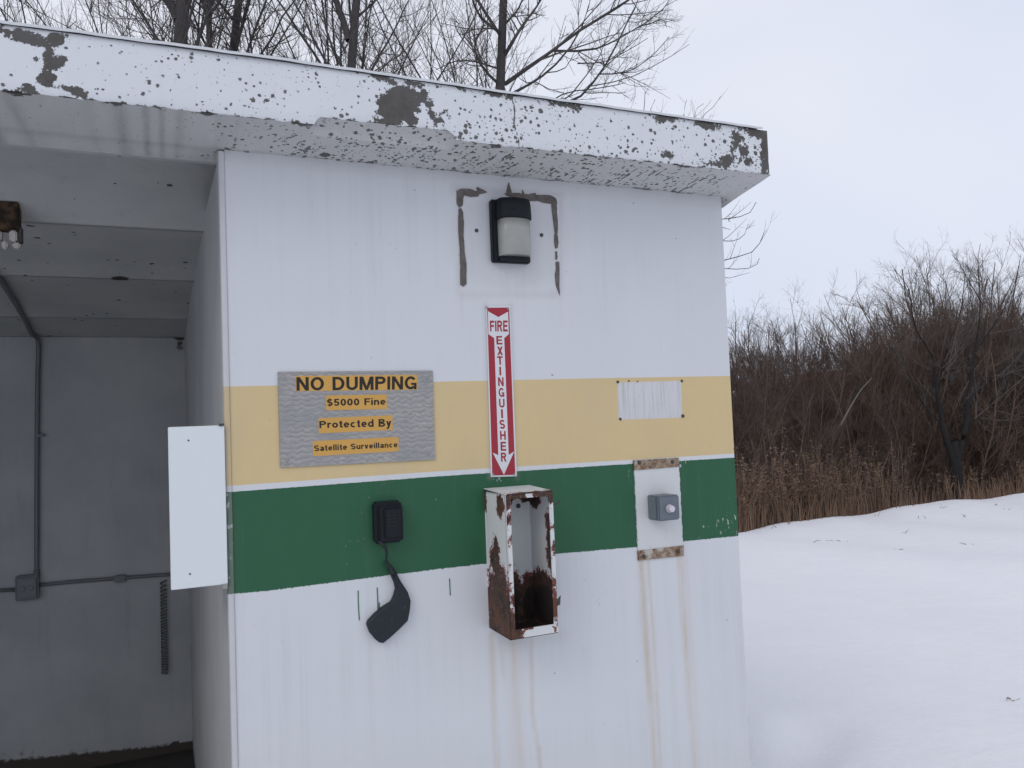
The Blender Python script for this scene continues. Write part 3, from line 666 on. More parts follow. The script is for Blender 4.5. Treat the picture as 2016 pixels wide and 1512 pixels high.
hexa('right_eave', [(XR+.001, Y1+.001, ZW-.010), (XS, Y1+.001, ZW-.024), (XS, Y1+.001, 2.40), (XR+.001, Y1+.001, 2.40)], [(XR+.001, yd, ZW-.27), (XS, yd, ZW-.36), (XS, yd, 2.25), (XR+.001, yd, 2.25)], M_SOFFIT, B)
hexa('eave_end', [(XS-.003, -P_OV+.013, 2.30), (XS, -P_OV+.013, 2.30), (XS, -P_OV+.013, 2.42), (XS-.003, -P_OV+.013, 2.42)], [(XS-.003, Y1, 2.275), (XS, Y1, 2.275), (XS, Y1, 2.40), (XS-.003, Y1, 2.40)], M_FASCIA, B)
# thin drip flashing along the top edge
fxs = np.concatenate([np.linspace(X0, -1, 20), np.linspace(-.98, XS-.03, 160)])
prof = [(-P_OV-.0075, -.0065), (-P_OV-.0085, -.001), (-P_OV-.004, .0015), (-P_OV+.05, .002), (-P_OV+.05, -.004)]
FL = np.stack([np.stack([np.full(len(prof), x), [a for a, b in prof], [float(ztop(np.array(x)))+b+.0005*math.sin(x*31)+.0004*math.sin(x*77) for a, b in prof]], -1) for x in fxs])
gridmesh('roof_flashing', FL, M_TRIM, B)

# bay ceiling: four lapped boards stepping down to the back
def zrow(row, Y): return float(onY(200, row, Y)[2])
rows = [(447, 419), (549, 534), (627, 621)]
def yfor(row):      # depth where the row meets the sloping envelope of the ceiling
    best = None
    for Y in np.linspace(Y1, YB, 400):
        e = 2.272+(2.10-2.272)*(Y-Y1)/(YB-Y1); d = abs(zrow(row, Y)-e)
        if best is None or d < best[0]: best = (d, Y)
    return best[1]
edges = [yfor(a) for a, b in rows]
prof = [(Y1+.021, 2.325)]
y_c = Y1+.36
prof.append((y_c, zrow(333, y_c)))
bounds = []
for (rb, rt2), ye in zip(rows, edges):
    prof_top = (ye-.015, zrow(rt2, ye-.015)); prof_bot = (ye, zrow(rb, ye)); bounds.append((prof_top, prof_bot))
chain = [[prof[0], prof[1], bounds[0][0], bounds[0][1]], [(edges[0]+.001, bounds[0][1][1]), ((edges[0]+edges[1])/2, (bounds[0][1][1]*.62+bounds[1][0][1]*.38)), bounds[1][0], bounds[1][1]],
         [(edges[1]+.001, bounds[1][1][1]), bounds[2][0], bounds[2][1]], [(edges[2]+.001, bounds[2][1][1]), (YB-.001, zrow(664, YB))]]
def cove(p0, p1, n=18):      # each board bellies down to its front-facing lip
    return [(p0[0]+(p1[0]-p0[0])*t, p0[1]+(p1[1]-p0[1])*(.25*t+.75*t**3.2)) for t in np.linspace(0, 1, n)]
chain = [cove((Y1+.021, 2.345), bounds[0][1]), cove((edges[0]+.001, bounds[0][1][1]+.022), bounds[1][1]), cove((edges[1]+.001, bounds[1][1][1]+.018), bounds[2][1]), [(edges[2]+.001, bounds[2][1][1]+.012), (YB-.001, zrow(664, YB))]]
cxs = np.linspace(BX0, xs_f+.03, 260)
for ci, ch in enumerate(chain):
    pts = []
    for (a, b), (c_, d_) in zip(ch[:-1], ch[1:]):
        n = max(2, int(abs(c_-a)/.02)+2 if True else 2)
        for t in np.linspace(0, 1, n, endpoint=False): pts.append((a+(c_-a)*t, b+(d_-b)*t))
    pts.append(ch[-1]); pts.append((ch[-1][0]+.0005, 2.36-.16*(ch[-1][0]/YB)-.012))
    CP = np.stack([np.stack([np.full(len(pts), x), [p[0] for p in pts], [p[1] for p in pts]], -1) for x in cxs])
    cpx, cpy = px_of(CP)
    st = .95*blob(cpx, cpy, 236, 548, 28, 6, 1, .5)+.7*blob(cpx, cpy, 400, 470, 6, 13)+.5*blob(cpx, cpy, 365, 630, 6, 12)+.55*blob(cpx, cpy, 100, 388, 6, 6)
    gridmesh('ceiling_board', CP, M_CEIL, B, {'stain': st}, smooth=False)

# patch around the lamp: bare mortar seams, anchor plugs
def zoomA(x, y): return 860+x/5.4, 340+y/5.4
def jag(pts, amp=1.2, n=5):
    out = []
    for (x0, y0), (x1, y1) in zip(pts, pts[1:]+pts[:1]):
        for i in range(n):
            t = i/n; k = amp if 0 < i else .3
            out.append((x0+(x1-x0)*t+random.uniform(-k, k), y0+(y1-y0)*t+random.uniform(-k, k)))
    return out
seams = [[(210, 195), (250, 170), (290, 168), (350, 170), (430, 200), (425, 150), (475, 170), (540, 205), (500, 218), (455, 225), (440, 250), (370, 258), (290, 238), (280, 290), (278, 345), (240, 372), (215, 330), (214, 240)],
         [(236, 380), (258, 374), (280, 420), (288, 520), (285, 640), (292, 760), (300, 860), (315, 960), (318, 1180), (285, 1210), (250, 1190), (252, 1000), (248, 850), (238, 700), (230, 560), (232, 450)],
         [(720, 220), (742, 215), (752, 140), (768, 100), (782, 150), (800, 215), (880, 215), (905, 225), (912, 178), (935, 225), (980, 228), (1045, 212), (1060, 236), (1215, 240), (1270, 275), (1280, 320), (1278, 420), (1288, 520), (1283, 660), (1295, 740), (1285, 795), (1262, 805), (1250, 740), (1255, 640), (1240, 520), (1225, 400), (1220, 330), (1130, 318), (1080, 300), (960, 300), (850, 262), (760, 250)],
         [(1262, 840), (1280, 832), (1285, 900), (1278, 925), (1264, 920)],
         [(1268, 945), (1300, 945), (1305, 1050), (1303, 1180), (1308, 1300), (1270, 1205), (1258, 1080), (1268, 1000)]]
for s_ in seams:
    pl = jag([zoomA(a, b) for a, b in s_], .5, 3)
    f = [onY(a, b, -.0025) for a, b in pl]
    hexa('mortar_seam', f, [(p[0], .001, p[2]) for p in f], M_MORTAR, FWALL)
for a, b in ((938, 454), (1066, 463)):
    p = onY(a, b); screw(p[0], p[2], -.001, .0052, M_DARKSTEEL, FWALL, 'anchor_plug')
for a, b, r in ((1216, 752, .0042), (1342, 750, .0040), (1221, 825, .004), (1344, 819, .0052), (1238, 750, .0025), (1255, 751, .0022)):
    p = onY(a, b); screw(p[0], p[2], -.001, r, M_DARKSTEEL, FWALL, 'anchor_plug')
for pts in ([(705, 1163), (705.5, 1190), (707.5, 1221)], [(742.5, 1157), (743.5, 1180), (744, 1204)], [(746.5, 1186), (746.7, 1198)], [(885, 1139), (885.6, 1155), (886.5, 1172)]):
    P = np.array([onY(a, b, -.0006) for a, b in pts])
    tube1('paint_drip', smoothline(P, 5), .0014, M_GREENDRIP, FWALL, 6)

# ------------------------------------------------------------------ NO DUMPING sign
sg = empty('dumping_sign', tuple(onY(703, 826, -.005)), 'bare metal sign reading NO DUMPING in black on amber strips', 'sign')
slab_px('sign_plate', [(547, 732), (852, 729.5), (857, 905), (552, 921)], -.0045, -.0005, M_ALU, sg, .0006)
def zs(x, y): return 520+x/5.6, 700+y/5.6
strips = [([(345, 225), (1690, 212), (1690, 376), (350, 392)], 'NO DUMPING', [(355, 238), (1682, 228), (1680, 372), (358, 387)], .024),
          ([(680, 440), (1350, 428), (1355, 590), (685, 603)], '$5000 Fine', [(692, 470), (1338, 458), (1340, 550), (694, 566)], .022),
          ([(600, 690), (1415, 658), (1418, 820), (600, 858)], 'Protected By', [(608, 722), (1402, 696), (1404, 806), (612, 822)], .022),
          ([(537, 943), (1480, 897), (1483, 1055), (540, 1110)], 'Satellite Surveillance', [(550, 990), (1470, 950), (1472, 1010), (552, 1056)], .020)]
for q, body, ink, b in strips:
    st_ = slab_px('label_strip', [zs(*a) for a in q], -.0052, -.0046, M_LABEL, sg)
    letters('letter', body, [zs(*a) for a in ink], -.0055, M_INK, st_)
for a in ((1800, 250), (1812, 1080), (252, 1165), (235, 240)):
    p = onY(*zs(*a), -.0045); screw(p[0], p[2], -.0045, .0042 if a[1] != 240 else .0026, M_STEEL, sg)

# ------------------------------------------------------------------ fire extinguisher arrow sign
fs = empty('extinguisher_sign', tuple(onY(985, 770, -.004)), 'tall narrow red and white arrow sign reading FIRE EXTINGUISHER', 'sign')
def zf_(x, y): return 920+x/4.086, 580+y/4.086
slab_px('sign_plate', [zf_(*a) for a in ((152, 92), (345, 88), (400, 1462), (190, 1468))], -.0035, -.0005, M_SIGNWHITE, fs, .0006)
slab_px('red_panel', [zf_(*a) for a in ((160, 106), (336, 104), (386, 1449), (202, 1455))], -.0041, -.0036, M_RED, fs)
ar_ = slab_px('white_arrow', [zf_(*a) for a in ((166, 133), (250, 181), (328, 137), (334, 318), (297, 350), (333, 1290), (377, 1262), (295, 1449), (205, 1272), (250, 1292), (217, 350), (170, 318))], -.0047, -.0042, M_SIGNWHITE, fs)
def qz(*p): return [zf_(*a) for a in p]
letters('letter', 'FIRE', qz((181, 210), (324, 208), (325, 297), (184, 296)), -.0050, M_RED, ar_)
for ch, x0, x1, y0, y1 in (('E', 234, 281, 333, 401), ('X', 241, 286, 418, 487), ('T', 241, 286, 496, 564), ('I', 258, 272, 580, 649), ('N', 248, 292, 665, 736), ('G', 252, 297, 750, 823), ('U', 256, 300, 838, 909), ('I', 272, 287, 922, 993), ('S', 260, 303, 1007, 1080), ('H', 264, 309, 1096, 1168), ('E', 268, 312, 1184, 1256), ('R', 271, 315, 1271, 1344)):
    letters('letter', ch, qz((x0-1.5, y0), (x1-1.5, y0), (x1+1.5, y1), (x0+1.5, y1)), -.0050, M_RED, ar_)
for a in ((157, 103), (328, 114), (210, 1447), (378, 1446)):
    p = onY(*zf_(*a), -.0042); screw(p[0], p[2], -.0042, .003, M_STEEL, fs)

# ------------------------------------------------------------------ wall lamp
def zl(x, y): return onY(*zoomA(x, y), -.02)
wl = empty('wall_light', tuple(onY(1004, 455, 0)), 'black wall lamp with a yellowed ribbed lens under the eave', 'wall light')
pa, pb = onY(*zoomA(575, 290), -.012), onY(*zoomA(985, 970), -.012)
x0, x1, z1, z0 = pa[0]-.003, pb[0]+.000, pa[2], pb[2]
addbox('back_plate', (x0, x1, -.022, -.0005, z0, z1), M_BLACK, wl, .003)
cx_, hw = (x0+x1)/2+.004, (x1-x0)/2-.010
def bow(z_list, dep, w, n=14):
    rings = []
    for z, k, ww in z_list:
        r = [(cx_-w*ww, -.0215)]
        for i in range(n+1):
            a = math.pi*i/n; r.append((cx_-w*ww*math.cos(a), -.024-dep*k*math.sin(a)**.5))
        r.append((cx_+w*ww, -.0215)); rings.append([(a, b, z) for a, b in r])
    V = [p for r in rings for p in r]; n_ = len(rings[0]); F = []
    for j in range(len(rings)-1):
        for i in range(n_): F.append((j*n_+i, j*n_+(i+1) % n_, (j+1)*n_+(i+1) % n_, (j+1)*n_+i))
    F.append(tuple(range(n_))); F.append(tuple((len(rings)-1)*n_+i for i in range(n_)))
    return V, F
H_ = z1-z0; zm = z1-.33*H_
V, F = bow([(zm, 1, 1), (zm+.002, 1.03, 1.01), (z1-.02, .98, 1.0), (z1-.006, .90, .98), (z1-.001, .80, .94)], .042, hw+.003); hd = pyd('hood', V, F, M_BLACK, wl, smooth=False)
V, F = bow([(z0+.0145, .86, .95), (z0+.0165, .92, .97), (zm-.03, .98, .98), (zm-.001, .99, .98)], .040, hw); le = pyd('lens', V, F, M_LENS, wl, smooth=False)
V, F = bow([(z0+.002, .25, .94), (z0+.0135, .30, .96)], .040, hw); pyd('bottom_lip', V, F, M_BLACK, wl)
for ob_ in (hd, le):
    for p_ in ob_.data.polygons: p_.use_smooth = abs(p_.normal.z) < .7 and len(p_.vertices) == 4
screw(cx_-.012, z1-.035, -.0655, .0035, M_BLACK, wl)

# ------------------------------------------------------------------ outlet box with its hanging cover
ob = empty('outlet_box', tuple(onY(766, 1030, -.02)), 'black weatherproof outlet box on the green band with a hanging rubber cover', 'outlet box')
def zo(x, y): return 680+x/4.445, 960+y/4.445
def zo3(x, y, Y): return onY(*zo(x, y), Y)
a, b = zo3(250, 135, -.02), zo3(505, 470, -.02)
addbox('box_body', (a[0]-.002, b[0]-.003, -.030, -.0005, b[2], a[2]+.002), M_BLACK, ob, .006, 3)
a, b = zo3(290, 165, -.036), zo3(510, 460, -.036)
cvp = addbox('cover_plate', (a[0], b[0], -.038, -.0302, b[2], a[2]), M_BLACK, ob, .003)
addbox('cover_lid', (a[0]+.012, b[0]-.006, -.044, -.0382, b[2]+.008, a[2]-.006), M_BLACK, cvp, .003)
for i in range(4):
    z_ = a[2]-.022-.009*i; addbox('slot', (a[0]+.020, a[0]+.026, -.0448, -.0441, z_-.003, z_), M_INK, cvp); addbox('slot', (a[0]+.033, a[0]+.039, -.0448, -.0441, z_-.003, z_), M_INK, cvp)
cordp = [zo3(290, 470, -.03), zo3(320, 492, -.034), zo3(350, 525, -.034), zo3(362, 580, -.03), zo3(358, 640, -.026), zo3(375, 685, -.024), zo3(420, 760, -.022)]
tube1('cord', smoothline(cordp, 6), np.interp(np.linspace(0, 1, 37), [0, .3, .75, 1], [.0045, .0038, .0030, .006]), M_RUBBER, ob, 8)
outl = [(352, 640), (372, 700), (398, 765), (428, 830), (440, 885), (425, 945), (400, 1000), (330, 1043), (255, 1105), (197, 1168), (188, 1200), (212, 1268), (258, 1325), (298, 1356), (330, 1360), (385, 1318), (470, 1240), (546, 1163), (566, 1060), (571, 988), (545, 912), (482, 815), (447, 745), (420, 700), (372, 648)]
of = [zo3(x, y, -.012) for x, y in outl]
cen = np.mean(of, axis=0)
def inset(k, Y):
    c = smoothline(of, 1); n = len(of); res = []
    for i, p in enumerate(of):
        q0, q1 = of[i-1], of[(i+1) % n]; t = q1-q0; nrm = np.array([t[2], 0, -t[0]]); nrm /= np.linalg.norm(nrm)+1e-9
        p2 = p+nrm*k; res.append((p2[0], Y, p2[2]))
    return res
area = sum(of[i][0]*of[(i+1) % len(of)][2]-of[(i+1) % len(of)][0]*of[i][2] for i in range(len(of)))
sgn = -1 if area > 0 else 1
rings = [inset(0, -.002), inset(0, -.012), inset(.0018*sgn, -.018), inset(.0045*sgn, -.0205)]
n_ = len(of); V = [p for r in rings for p in r]
F = [(j*n_+i, j*n_+(i+1) % n_, (j+1)*n_+(i+1) % n_, (j+1)*n_+i) for j in range(3) for i in range(n_)]+[tuple(range(n_)), tuple(3*n_+i for i in range(n_))]
pyd('rubber_cover', V, F, M_RUBBER, ob, smooth=False)

# ------------------------------------------------------------------ rusted extinguisher cabinet
ec = empty('extinguisher_cabinet', tuple(onY(1030, 1110, 0)), 'rusted white open metal cabinet below the fire extinguisher sign, empty', 'cabinet')
wTL, wBL = onY(953, 968), onY(963, 1243)
ex0 = (wTL[0]+wBL[0])/2
fTL, fBL = onX(996, 975, ex0), onX(1003, 1257, ex0)
ED = -(fTL[1]+fBL[1])/2
fTR = onY(1084, 967, -ED); fBR = onY(1102, 1246, -ED)
ex1 = (fTR[0]+fBR[0])/2; ez1 = (onY(996, 975, -ED)[2]+fTR[2])/2; ez0 = (onY(1003, 1257, -ED)[2]+fBR[2])/2
def panel(name, o, u, v, thick, rustfn, parent, nu=26, nv=60):
    """thin sheet: origin o, edges u and v (vectors), thickness along thick; rust painted by (s,t) in 0..1"""
    o, u, v, th = map(np.array, (o, u, v, thick))
    s, t = np.meshgrid(np.linspace(0, 1, nu), np.linspace(0, 1, nv), indexing='ij')
    A = o+s[..., None]*u+t[..., None]*v; Bk = A+th
    r = rustfn(s, t)
    i = np.arange(nu*nv).reshape(nu, nv); F1 = np.stack([i[:-1, :-1], i[1:, :-1], i[1:, 1:], i[:-1, 1:]], -1).reshape(-1, 4)
    F2 = F1[:, ::-1]+nu*nv
    rim = np.concatenate([i[:, 0], i[-1, 1:], i[-2::-1, -1], i[0, -2::-1]])
    F3 = np.stack([rim[:-1], rim[1:], rim[1:]+nu*nv, rim[:-1]+nu*nv], -1)
    return quads(name, np.concatenate([A.reshape(-1, 3), Bk.reshape(-1, 3)]), np.concatenate([F1, F2, F3]), M_RUSTBOX, parent, False, {'rust': np.concatenate([r.ravel(), r.ravel()])})
eh, ew = ez1-ez0, ex1-ex0
def gb(s, t, cx, cy, rx, ry, k=1.0): return k*np.clip(1.5-np.hypot((s-cx)/rx, (t-cy)/ry), 0, 1)
mxm = lambda *a: np.maximum.reduce(a)
# s runs front to wall on the left side (0 = front), t runs up
panel('left_side', (ex0, -ED, ez0), (0, ED-.001, 0), (0, 0, eh), (.002, 0, 0), lambda s, t: mxm(gb(s, t, .45, .15, .75, .36, .70), gb(s, t, .55, .52, .26, .17, .68), gb(s, t, .25, .92, .20, .10, .62), gb(s, t, .97, .93, .10, .14, .6), np.where(t < .05, .7, 0)), ec)
panel('right_side', (ex1-.002, -ED, ez0), (0, ED-.001, 0), (0, 0, eh), (.002, 0, 0), lambda s, t: mxm(gb(s, t, .05, .62, .32, .40, .62), gb(s, t, .35, .15, 1.0, .24, 1.0), gb(s, t, .75, .93, .25, .07, .9)), ec)
panel('back_panel', (ex0+.002, -.004, ez0), (ew-.004, 0, 0), (0, 0, eh), (0, .003, 0), lambda s, t: mxm(gb(s, t, .42, .16, .36, .25, 1.0), gb(s, t, .95, .12, .30, .22, 1.0), gb(s, t, .25, .95, .45, .08, 1.0), gb(s, t, .06, .84, .16, .08, .9), gb(s, t, .9, .95, .2, .05, .8)), ec)
panel('top_panel', (ex0-.001, -ED-.001, ez1), (ew+.002, 0, 0), (0, ED, .006), (0, 0, .002), lambda s, t: mxm(.32*(t < .2), gb(s, t, .5, 0, .6, .08, .6)), ec)
panel('bottom_panel', (ex0, -ED, ez0-.0022), (ew, 0, 0), (0, ED-.001, 0), (0, 0, .002), lambda s, t: .9+0*s, ec)
fw_ = .0115
panel('front_flange', (ex0+.0022, -ED-.002, ez0+.0), (fw_, 0, 0), (0, 0, eh), (0, .0018, 0), lambda s, t: mxm(.30+.12*np.sin(t*40), gb(s, t, .5, .22, 1.5, .13, .40), gb(s, t, .5, .07, 1.5, .12, .75), gb(s, t, .2, .96, 1, .07, .6)), ec, 8, 90)
panel('front_flange', (ex1-fw_, -ED-.002, ez0+.0), (fw_, 0, 0), (0, 0, eh), (0, .0018, 0), lambda s, t: mxm(.28+.10*np.sin(t*33+2), gb(s, t, .5, .30, 1.5, .12, .48), gb(s, t, .5, .18, 1.5, .1, .62), gb(s, t, .5, .97, 1, .06, .7), gb(s, t, .9, .6, .8, .1, .46)), ec, 8, 90)
panel('bottom_lip', (ex0+fw_+.0024, -ED-.002, ez0), (ew-2*fw_-.0026, 0, 0), (0, 0, .022), (0, .0018, 0), lambda s, t: mxm(.22+.1*np.sin(s*23+t*7), gb(s, t, .02, .5, .2, 1, .75), gb(s, t, .3, 1, .3, .35, .42)), ec, 50, 12)
panel('top_lip', (ex0+fw_+.0024, -ED-.002, ez1-.011), (ew-2*fw_-.0026, 0, 0), (0, 0, .010), (0, .0018, 0), lambda s, t: mxm(.50+.2*np.sin(s*9), gb(s, t, .4, .5, .15, 1, 0)), ec, 50, 8)
p = onY(1020, 996, -.006); screw(p[0], p[2], -.006, .007, M_DARKSTEEL, ec, 'mounting_bolt')
V, F = lathe(p[0], p[2], [(-.0045, .011), (-.0065, .011)], 16); pyd('washer', V, F, M_SIGNWHITE, ec)
hk = [onY(1084, 990, -ED+.01), onY(1092, 993, -ED+.012), onY(1099, 990, -ED+.012), onY(1102, 986, -ED+.012)]
tube1('hook', smoothline(hk, 4), .0022, M_DARKSTEEL, ec, 6)
slab_px('torn_flap', [(1098, 1180), (1104, 1173), (1103, 1190), (1098, 1193)], -ED-.001, -ED+.002, M_DARKSTEEL, ec)

# ------------------------------------------------------------------ push button station on its stained plate
pbn = empty('push_button_station', tuple(onY(1296, 1000, 0)), 'small grey push button box on a stained white plate with rusty ends', 'push button')
def zp(x, y): return 1180+x/3.517, 700+y/3.517
def plate_panel(name, TL, TR, BR, BL, y, rustfn, nu=40, nv=60, mat=None):
    q = [onY(*p, y) for p in (TL, TR, BR, BL)]
    s, t = np.meshgrid(np.linspace(0, 1, nu), np.linspace(0, 1, nv), indexing='ij')
    A = ((1-t)*(1-s))[..., None]*q[0]+((1-t)*s)[..., None]*q[1]+(t*s)[..., None]*q[2]+(t*(1-s))[..., None]*q[3]
    A = A+np.array([1, 0, 0])*(.0008*np.sin(t*37)+.0006*np.sin(t*91))[..., None]*np.where((s > .98) | (s < .02), 1, 0)[..., None]
    Bk = A.copy(); Bk[..., 1] = -.0003
    i = np.arange(nu*nv).reshape(nu, nv); F1 = np.stack([i[:-1, :-1], i[1:, :-1], i[1:, 1:], i[:-1, 1:]], -1).reshape(-1, 4)
    rim = np.concatenate([i[:, 0], i[-1, 1:], i[-2::-1, -1], i[0, -2::-1]])
    F3 = np.stack([rim[:-1], rim[1:], rim[1:]+nu*nv, rim[:-1]+nu*nv], -1)
    r = rustfn(s, t)
    return quads(name, np.concatenate([A.reshape(-1, 3), Bk.reshape(-1, 3)]), np.concatenate([F1, F3]), mat or M_RUSTBOX, pbn, False, {'rust': np.concatenate([r.ravel(), r.ravel()])})
plate_panel('wall_plate', zp(238, 730), zp(550, 712), zp(584, 1380), zp(268, 1415), -.0022, lambda s, t: mxm(.12+0*s, .28*np.clip(1-s*9, 0, 1), .3*np.clip((s-.93)*12, 0, 1), .28*np.clip((t-.78)*6, 0, 1)))
plate_panel('rusty_end', zp(236, 726), zp(551, 708), zp(552, 770), zp(240, 795), -.0042, lambda s, t: mxm(gb(s, t, .1, .6, .14, .8, .7), gb(s, t, .88, .5, .16, .8, .6), .30+.1*np.sin(s*14)), mat=M_RUSTEND)
plate_panel('rusty_end', zp(266, 1352), zp(584, 1315), zp(584, 1386), zp(270, 1420), -.0042, lambda s, t: .66+.2*np.sin(s*9+t*5)-.32*np.exp(-((s-.5)/.2)**2), mat=M_RUSTEND)
for a in ((275, 740), (505, 735), (307, 1392), (545, 1355)):
    p = onY(*zp(*a), -.0042); screw(p[0], p[2], -.0042, .0062, M_DARKSTEEL, pbn)
bw = onX(*zp(335, 1050), float(onY(*zp(335, 1050))[0]))
bx0 = float(onY(*zp(335, 1060), -.003)[0])
bf = onX(*zp(412, 1060), bx0); BD = max(.03, -bf[1])
bz1 = float(onY(*zp(415, 975), -BD)[2]); bz0 = float(onY(*zp(415, 1148), -BD)[2]); bx1 = float(onY(*zp(556, 1050), -BD)[0])
bbx = addbox('button_box', (bx0, bx1, -BD+.012, -.0023, bz0, bz1), M_GREYBOX, pbn, .003)
addbox('box_lid', (bx0-.0006, bx1+.0006, -BD, -BD+.0115, bz0-.0006, bz1+.0006), M_GREYBOX, bbx, .004)
pc = onY(*zp(505, 1060), -BD-.012)
V, F = lathe(pc[0]-.004, pc[2], [(-BD-.0001, .0118), (-BD-.005, .0118), (-BD-.0055, .0098), (-BD-.008, .0098)], 24); pyd('button_collar', V, F, M_CHROME, bbx)
V, F = lathe(pc[0]-.004, pc[2], [(-BD-.0081, .0094), (-BD-.018, .0094), (-BD-.0192, .0086), (-BD-.0194, .006)], 28); pyd('button', V, F, M_BUTTON, bbx, smooth=False)
p = onY(*zp(525, 1003), -BD-.0006)
tube1('scratch_mark', [(p[0]-.003, -BD-.0004, p[2]+.003), (p[0], -BD-.0004, p[2]), (p[0]-.003, -BD-.0004, p[2]-.003)], .0006, M_SIGNWHITE, bbx, 4)
tube1('scratch_mark', [(p[0]+.004, -BD-.0004, p[2]+.003), (p[0]+.0015, -BD-.0004, p[2]), (p[0]+.004, -BD-.0004, p[2]-.003)], .0006, M_SIGNWHITE, bbx, 4)

# ------------------------------------------------------------------ white cabinet in the bay, pipes, coil, old fixture
wc = empty('white_cabinet', tuple(onY(386, 1000, .05)), 'plain white sheet metal cabinet on the side wall just inside the bay', 'cabinet')
CY = -.012
a, b = onY(331, 839, CY), onY(439, 1158, CY)
cx0, cx1 = (onY(332, 840, CY)[0]+onY(335, 1163, CY)[0])/2, XL-.0008
cz1, cz0 = (onY(332, 840, CY)[2]+onY(436, 838, CY)[2])/2, (onY(335, 1163, CY)[2]+onY(441, 1150, CY)[2])/2
addbox('cabinet_body', (cx0+.002, cx1, CY+.0065, .145, cz0+.003, cz1-.002), M_WHITEMETAL, wc, .002)
cdr = addbox('cabinet_door', (cx0, cx1, CY, CY+.006, cz0, cz1), M_WHITEMETAL, wc, .0012)
for a in ((371, 867), (374, 1130)):
    p = onY(*a, CY); screw(p[0], p[2], CY, .0022, M_DARKSTEEL, cdr)
addbox('corner_clip', (cx1-.012, cx1-.001, CY-.003, CY-.0002, cz1-.002, cz1+.004), M_DARKSTEEL, wc)
addbox('corner_clip', (cx1-.012, cx1-.001, CY-.003, CY-.0002, cz0-.010, cz0+.001), M_STEEL, wc)

cd = empty('electrical_conduit', tuple(onY(52, 1157, YB)), 'grey pipe conduit with a square junction box on the dark back wall', 'conduit')
Yp = YB-.016
jb0, jb1 = onY(29, 1136, YB-.045), onY(76, 1180, YB-.045)
jbx = addbox('junction_box', (jb0[0], jb1[0], YB-.045, YB-.001, jb1[2], jb0[2]), M_GALV, cd, .006, 3)
jc = ((jb0[0]+jb1[0])/2, (jb0[2]+jb1[2])/2)
addbox('cover_plate', (jb0[0]+.008, jb1[0]-.008, YB-.0490, YB-.0452, jb1[2]+.012, jb0[2]-.012), M_GALV, jbx, .0035)
for s_ in (-1, 1):
    V, F = lathe(jc[0]+s_*.017, jc[1], [(YB-.0491, .013), (YB-.053, .012), (YB-.0535, .009)], 16); pyd('socket_cover', V, F, M_GALV, jbx)
top = onY(75, 650, YB-.05)
def ceil_z(y):
    pts = [q for ch in chain for q in ch]; return float(np.interp(y, [q[0] for q in pts], [q[1] for q in pts]))
cp_pts = [(62, 618), (48, 585), (28, 545), (8, 508), (-12, 465)]
run = [onY(72, 1137, Yp), onY(72.5, 950, Yp), onY(74, 760, Yp), onY(75.5, 700, Yp), onY(74, 668, Yp-.02)]
for i, (a, b) in enumerate(cp_pts):
    Yc = Yp-.12-i*.27; 
    q = onY(a, b, Yc); run.append(np.array([q[0], Yc, min(q[2], ceil_z(Yc)-.014) if i < 9 else q[2]]))
tube1('pipe', smoothline(run, 8), .0105, M_GALV, cd, 10)
tube1('pipe', [onY(72, 1152.5, Yp), onY(130, 1146.5, Yp), onY(250, 1137, Yp), onY(334, 1131, Yp), onY(366, 1128, Yp)], .0085, M_GALV, cd, 10)
tube1('pipe', [onY(-120, 1170, Yp), onY(-30, 1164, Yp), onY(32, 1161, Yp)], .0085, M_GALV, cd, 10)
p0, p1 = onY(225, 1134, Yp-.012), onY(247, 1146, Yp-.012)
addbox('pipe_strap', (p0[0], p1[0], Yp-.011, YB-.001, p1[2], p0[2]), M_GALV, cd, .002)
p = onY(74, 1132, Yp); V, F = lathe(0, 0, [(0, 0)], 4)
tube1('pipe_fitting', [onY(72, 1122, Yp), onY(72, 1139, Yp)], .0135, M_GALV, cd, 10)
p = onY(82, 857, Yp-.006); addbox('pipe_strap', (p[0]-.022, p[0]+.010, Yp-.013, YB-.001, p[2]-.006, p[2]+.006), M_GALV, cd, .002)

ch_ = []
a, b = onY(321, 1143, YB-.02), onY(324, 1326, YB-.02)
for i in range(30*10+1):
    t = i/300; tt = t**.85; an = 2*math.pi*30*t
    c_ = a+(b-a)*tt; ch_.append((c_[0]+.0125*math.cos(an), YB-.020+.0125*math.sin(an), c_[2]))
M_COIL = simple('grey_coil_rubber', (.15, .15, .148), .6)
hc = tube1('coiled_cord', ch_, .0042, M_COIL, None, 6)
tag(hc, 'grey coiled cord hanging below the white cabinet on the back wall', 'cord')

# old rusted fixture on the ceiling at the left edge
lf = empty('ceiling_fixture', tuple(onY(15, 440, .95)), 'rusted brown ceiling fixture with pale broken sockets at left edge', 'ceiling light')
Yf = edges[0]-.09
a, b = onY(-70, 414, Yf), onY(37, 452, Yf)
rpl = addbox('rusty_plate', (a[0], b[0], Yf, Yf+.05, b[2], ceil_z(Yf+.02)+.004), M_RUSTWOOD, lf, .003)
for (u0, v0, u1, v1) in ((-60, 453, -25, 480), (-22, 452, 3, 474), (18, 453, 34, 476), (3, 474, 15, 490), (24, 477, 40, 489)):
    a, b = onY(u0, v0, Yf+.012), onY(u1, v1, Yf+.012); addbox('socket', (a[0], b[0], Yf+.008, Yf+.042, b[2], a[2]), M_PORCELAIN, lf, .004)
a, b = onY(37, 448, Yf+.02), onY(44, 478, Yf+.02); addbox('side_bracket', (a[0], b[0], Yf+.01, Yf+.04, b[2], a[2]), M_DARKSTEEL, lf, .001)

